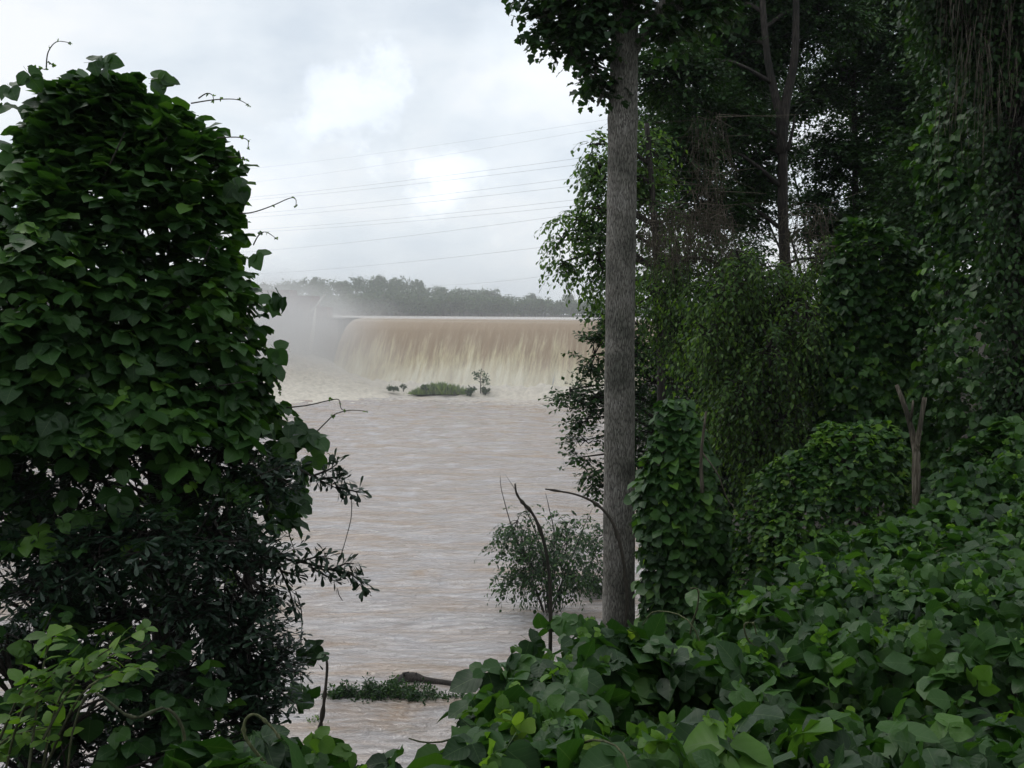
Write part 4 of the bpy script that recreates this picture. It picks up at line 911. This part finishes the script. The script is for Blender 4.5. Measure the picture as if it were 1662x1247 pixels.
crown_sprays(L, gb, bl + [(420, 1090, 5.6, 50, 50), (330, 1080, 5.6, 50, 40), (430, 780, 5.9, 40, 40), (200, 1000, 5.6, 60, 40), (60, 1060, 5.7, 70, 50), (200, 1090, 5.7, 70, 50), (100, 1170, 5.6, 80, 50), (260, 1170, 5.6, 70, 50), (390, 1160, 5.6, 50, 40), (130, 700, 6.0, 60, 40), (250, 720, 6.0, 60, 40), (370, 740, 6.0, 50, 40)], 17, 7, 7, .085, .15, droop=.1, sub=.34)
finish_tree(r, L, WEDGE, M_OAK, gb, name='crown')
bpy_oak_hang = [[(570, 808), (570, 840), (560, 880), (552, 905)], [(548, 955), (550, 965), (556, 975)], [(600, 965), (603, 968)]]
for c in bpy_oak_hang:
    g = Geo(); g.tube(interp_path([P(x, y, 5.9) for x, y in c], 12), .0025, 4); link('tendril', g.mesh('tendril'), M_TWIG, r)
# bright sprigs at bottom left
b = P(90, 1280, 3.6); r = thing('green_sprigs', 'bright green leafy sprigs of a young shrub in the lower left corner', 'shrub', b)
L = Leaves(); gb = Geo()
for c in ([(60, 1300), (90, 1150), (140, 1080), (235, 1020)], [(40, 1300), (60, 1150), (75, 1060), (95, 1020)], [(60, 1280), (130, 1130), (200, 1090), (225, 1085)], [(0, 1200), (40, 1110), (60, 1095)], [(0, 1290), (30, 1170), (70, 1110), (110, 1075)], [(70, 1200), (120, 1110), (150, 1080), (190, 1060)], [(-30, 1250), (10, 1200), (80, 1180)]):
    gb = Geo(); n_ = 16; path = interp_path([P(x, y, 3.6 + rng.normal() * .12) for x, y in c], n_); gb.tube(path, np.linspace(.006, .002, n_), 5); link('stem', gb.mesh('stem'), M_STEM, r)
    for i in range(3, n_):
        d = nrm(path[i] - path[i - 1])[None]; s_ = nrm(np.cross(d, UP)); 
        for sg in (-1, 1): L.add(path[i][None] + rng.normal(size=(1, 3)) * .01, d * .6 + s_ * sg + rng.normal(size=(1, 3)) * .3, UP[None] + rng.normal(size=(1, 3)) * .4, rng.uniform(.045, .085))
emit('leaf', L, OVAL, M_KUDY, r, parts=300, part_tpls=OVAL)
# dark understory below the left tree
kudzu_thing('kudzu_curtain', 'dark ragged kudzu hanging down to the ground under the smothered tree', [(1000, -100, 100), (1040, -100, 300), (1120, -100, 390), (1200, -100, 430), (1300, -100, 440)], 5.2, .4, 300, .10, parts=60, trunk=False, gap=.5, seed=9, twigs=50)

# ------------------------------------------------------------------ kudzu ground cover, front and right
def kpatch(name, label, pxr, n, size, seed, dmin=1.9, young=.03, cover=None):
    L = Leaves(); Ly = Leaves()
    m = int(n * 3); px = rng.uniform(pxr[0], pxr[1], m); dep = np.sqrt(rng.uniform(dmin ** 2, 10.5 ** 2, m)); ed_ = np.interp(px, EX, EY)
    over = dep - ed_; keep = over < 1.1; px, dep, over = px[keep], dep[keep], over[keep]
    keep = rng.random(len(px)) < np.clip(dep / 9, .1, 1) * 1.0 + .25; px, dep, over = px[keep][:n], dep[keep][:n], over[keep][:n]
    x = (px - W0 / 2) / FPX * dep; y = dep; m = len(x)
    z = ksurf(x, y); p = np.stack([x, y, z], 1); hz = .13 * bump(p * [1, 1, 0] + seed, 2.4) + .05 * bump(p * [1, 1, 0], 6)
    p[:, 2] += hz - .42 * rng.random(m) ** 2.0 - np.maximum(over, 0) * 1.1
    p[:, 2] -= .34 * np.clip(-bump(p * [1, 1, 0] + seed + 5, 4.2) - .12, 0, .6)
    e_ = .12; gx = (ksurf(x + e_, y) - ksurf(x - e_, y)) / (2 * e_); gy = (ksurf(x, y + e_) - ksurf(x, y - e_)) / (2 * e_)
    h2 = lambda a, b_: .13 * bump(np.stack([a, b_, 0 * a], 1) + [seed, seed, seed], 2.4)
    gx = gx + (h2(x + .05, y) - h2(x - .05, y)) / .1; gy = gy + (h2(x, y + .05) - h2(x, y - .05)) / .1
    nv = nrm(np.stack([-gx * .8 - .12, -gy * .7 + .04, np.ones(m)], 1) + rng.normal(size=(m, 3)) * .36)
    yd = nrm(rng.normal(size=(m, 3)) + [0, -.6, -.25])
    L.add(p, yd, nv, size * (.45 + 1.0 * rng.random(m) ** 1.2))
    b_ = P((pxr[0] + pxr[1]) / 2, 1300, 3); r = thing(name, label, 'vine', b_)
    emit('foliage', L, KUDM, M_KUD, r, parts=300, part_tpls=KUD)
    k = max(5, int(m * young)); ii = rng.choice(np.where(p[:, 2] > z - .08)[0], k); Ly.add(p[ii] + [0, 0, .05], nrm(rng.normal(size=(k, 3)) + [0, 0, .4]), nrm(rng.normal(size=(k, 3)) * .6 + [0, -.5, .8]), size * .5 * rng.uniform(.4, 1.1, k))
    emit('young_foliage', Ly, KUD, M_KUDY, r, stuff_name='young_foliage')
    g = Geo()
    for _ in range(int(16)):
        i = rng.integers(0, m); q = p[i] + [0, 0, .02]
        if over[i] > -.9: continue
        g = Geo()
        d = rng.normal(size=3) * [1, .6, .15]; d = d / np.linalg.norm(d) * rng.uniform(.15, .45); 
        g.tube(interp_path([q - UP * .12, q + d * .3 + UP * rng.uniform(.02, .12), q + d * .8 + UP * rng.uniform(.0, .12), q + d + UP * rng.uniform(-.05, .1)], 12), np.linspace(.0045, .002, 12), 5)
        link('stem', g.mesh('stem'), M_STEM, r)
kpatch('kudzu_patch', 'low front tangle of kudzu along the bottom left below the river view', (250, 760), 1500, .11, 1)
kpatch('kudzu_patch', 'kudzu carpet with the largest leaves at the foot of the grey trunk', (760, 1200), 3600, .097, 2)
kpatch('kudzu_patch', 'wide kudzu carpet climbing the slope to the right edge', (1200, 2000), 9600, .087, 3)

# stems and shoots rising out of the kudzu
def shoot(label, ctrl, dep, r0, r1, mat=M_TWIG, leaves=(), name='vine_shoot', knots=3):
    b = P(*ctrl[0], dep); b[2] = min(b[2], max(gz(b[0], b[1]), b[2] - 3)); r = thing(name, label, 'stem', b); g = Geo(); path = np.concatenate([[b - UP * .1], interp_path([P(x, y, dep) for x, y in ctrl], 29)]); rad = np.linspace(r0, r1, 30)
    for _ in range(knots): i = rng.integers(6, 28); rad[i] *= 1.7
    g.tube(path, rad, 7); link('stem', g.mesh('stem'), mat, r)
    if leaves:
        L = Leaves(); q = np.array([P(x, y, dep) for x, y, s in leaves]); n = len(q)
        L.add(q, rng.normal(size=(n, 3)) * .5 + [.3, -.2, -.2], rng.normal(size=(n, 3)) * .35 + [0, -.5, .9], np.array([s for x, y, s in leaves]))
        emit('leaf', L, KUD, M_KUD, r, parts=50, part_tpls=KUD, minpx=0)
    return r
shoot('dark vine shoot curving up in front of the drowned bush', [(893, 1060), (893, 960), (885, 890), (868, 840), (845, 812), (838, 800), (836, 785)], 4.6, .010, .004, leaves=[(880, 1020, .1), (910, 1000, .1), (860, 1040, .11)], name='vine_shoot')
shoot('brown stalk arching left across the grey trunk', [(1018, 960), (1010, 900), (995, 850), (970, 820), (935, 803), (885, 794)], 5.2, .012, .004)
shoot('upright dark budding shoot in front of the left end of the weeds', [(505, 1230), (520, 1180), (528, 1120), (531, 1080), (527, 1062)], 3.2, .006, .004, leaves=[(530, 1064, .03)], knots=5)
shoot('pale green shoot looping over beside the foot of the grey trunk', [(1120, 1030), (1124, 1010), (1132, 985), (1133, 958), (1120, 955)], 5.4, .006, .004, M_STEM)
shoot('looping green vine stem arching over the kudzu right of the trunk foot', [(1240, 1060), (1215, 1040), (1208, 1015), (1222, 1012), (1228, 1030)], 4.2, .005, .003, M_STEM)
shoot('long arching vine stem above the leaves in the bottom left', [(280, 1300), (300, 1200), (270, 1150), (215, 1165), (150, 1125), (120, 1180), (110, 1250)], 3.0, .006, .003, M_STEM)
shoot('curled green vine tip above the big leaves at the bottom', [(440, 1250), (400, 1200), (398, 1170), (415, 1160), (440, 1180), (455, 1200)], 2.6, .005, .003, M_STEM)

# ------------------------------------------------------------------ spray from the fall and the damp air
def volume(name, c, h, dens, col, shape=None):
    g = Geo(); g.box(c, h); m, t = mat_new(name); v = N(t, 'ShaderNodeVolumePrincipled'); v.inputs['Color'].default_value = (*col, 1); v.inputs['Density'].default_value = dens
    v.inputs['Anisotropy'].default_value = .2
    if shape:
        tc_ = N(t, 'ShaderNodeNewGeometry'); sub_ = N(t, 'ShaderNodeVectorMath', operation='SUBTRACT'); sub_.inputs[1].default_value = tuple(map(float, c)); t.links.new(tc_.outputs['Position'], sub_.inputs[0])
        dv = N(t, 'ShaderNodeVectorMath', operation='DIVIDE'); dv.inputs[1].default_value = tuple(map(float, h)); t.links.new(sub_.outputs[0], dv.inputs[0])
        nz_ = N(t, 'ShaderNodeTexNoise'); nz_.inputs['Scale'].default_value = shape; nz_.inputs['Detail'].default_value = 3; t.links.new(dv.outputs[0], nz_.inputs[0])
        ad_ = N(t, 'ShaderNodeVectorMath', operation='ADD'); s2 = N(t, 'ShaderNodeVectorMath', operation='SCALE'); s2.inputs['Scale'].default_value = .5
        s0 = N(t, 'ShaderNodeVectorMath', operation='SUBTRACT'); s0.inputs[1].default_value = (.5, .5, .5); t.links.new(nz_.outputs['Color'], s0.inputs[0]); t.links.new(s0.outputs[0], s2.inputs[0])
        t.links.new(dv.outputs[0], ad_.inputs[0]); t.links.new(s2.outputs[0], ad_.inputs[1])
        ln = N(t, 'ShaderNodeVectorMath', operation='LENGTH'); t.links.new(ad_.outputs[0], ln.inputs[0])
        mr = N(t, 'ShaderNodeMapRange', interpolation_type='SMOOTHSTEP'); mr.inputs['From Min'].default_value = .95; mr.inputs['From Max'].default_value = .1; mr.inputs['To Max'].default_value = dens; t.links.new(ln.outputs['Value'], mr.inputs['Value'])
        t.links.new(mr.outputs[0], v.inputs['Density'])
    o_ = N(t, 'ShaderNodeOutputMaterial'); t.links.new(v.outputs[0], o_.inputs['Volume'])
    return link(name, g.mesh(name, False), m, kind='stuff')
c = P(408, 560, 156); c[2] = 5; volume('spray', c, np.array([30, 18, 17]), .20, (.97, .96, .95), 3.0)
c = P(850, 640, 146); c[2] = 1.5; volume('spray', (8, 149, 1.5), np.array([48, 10, 5]), .09, (.95, .95, .95), 3.0)
volume('haze', (0, 480, 25), np.array([880, 800, 31]), .00035, (.90, .94, 1.0))['label'] = 'thin damp haze over the river valley'
volume('mist', (0, 380, 14), np.array([320, 250, 17]), 0.00065, (.94, .96, .96))['label'] = 'mist hanging over the dam and the lake'
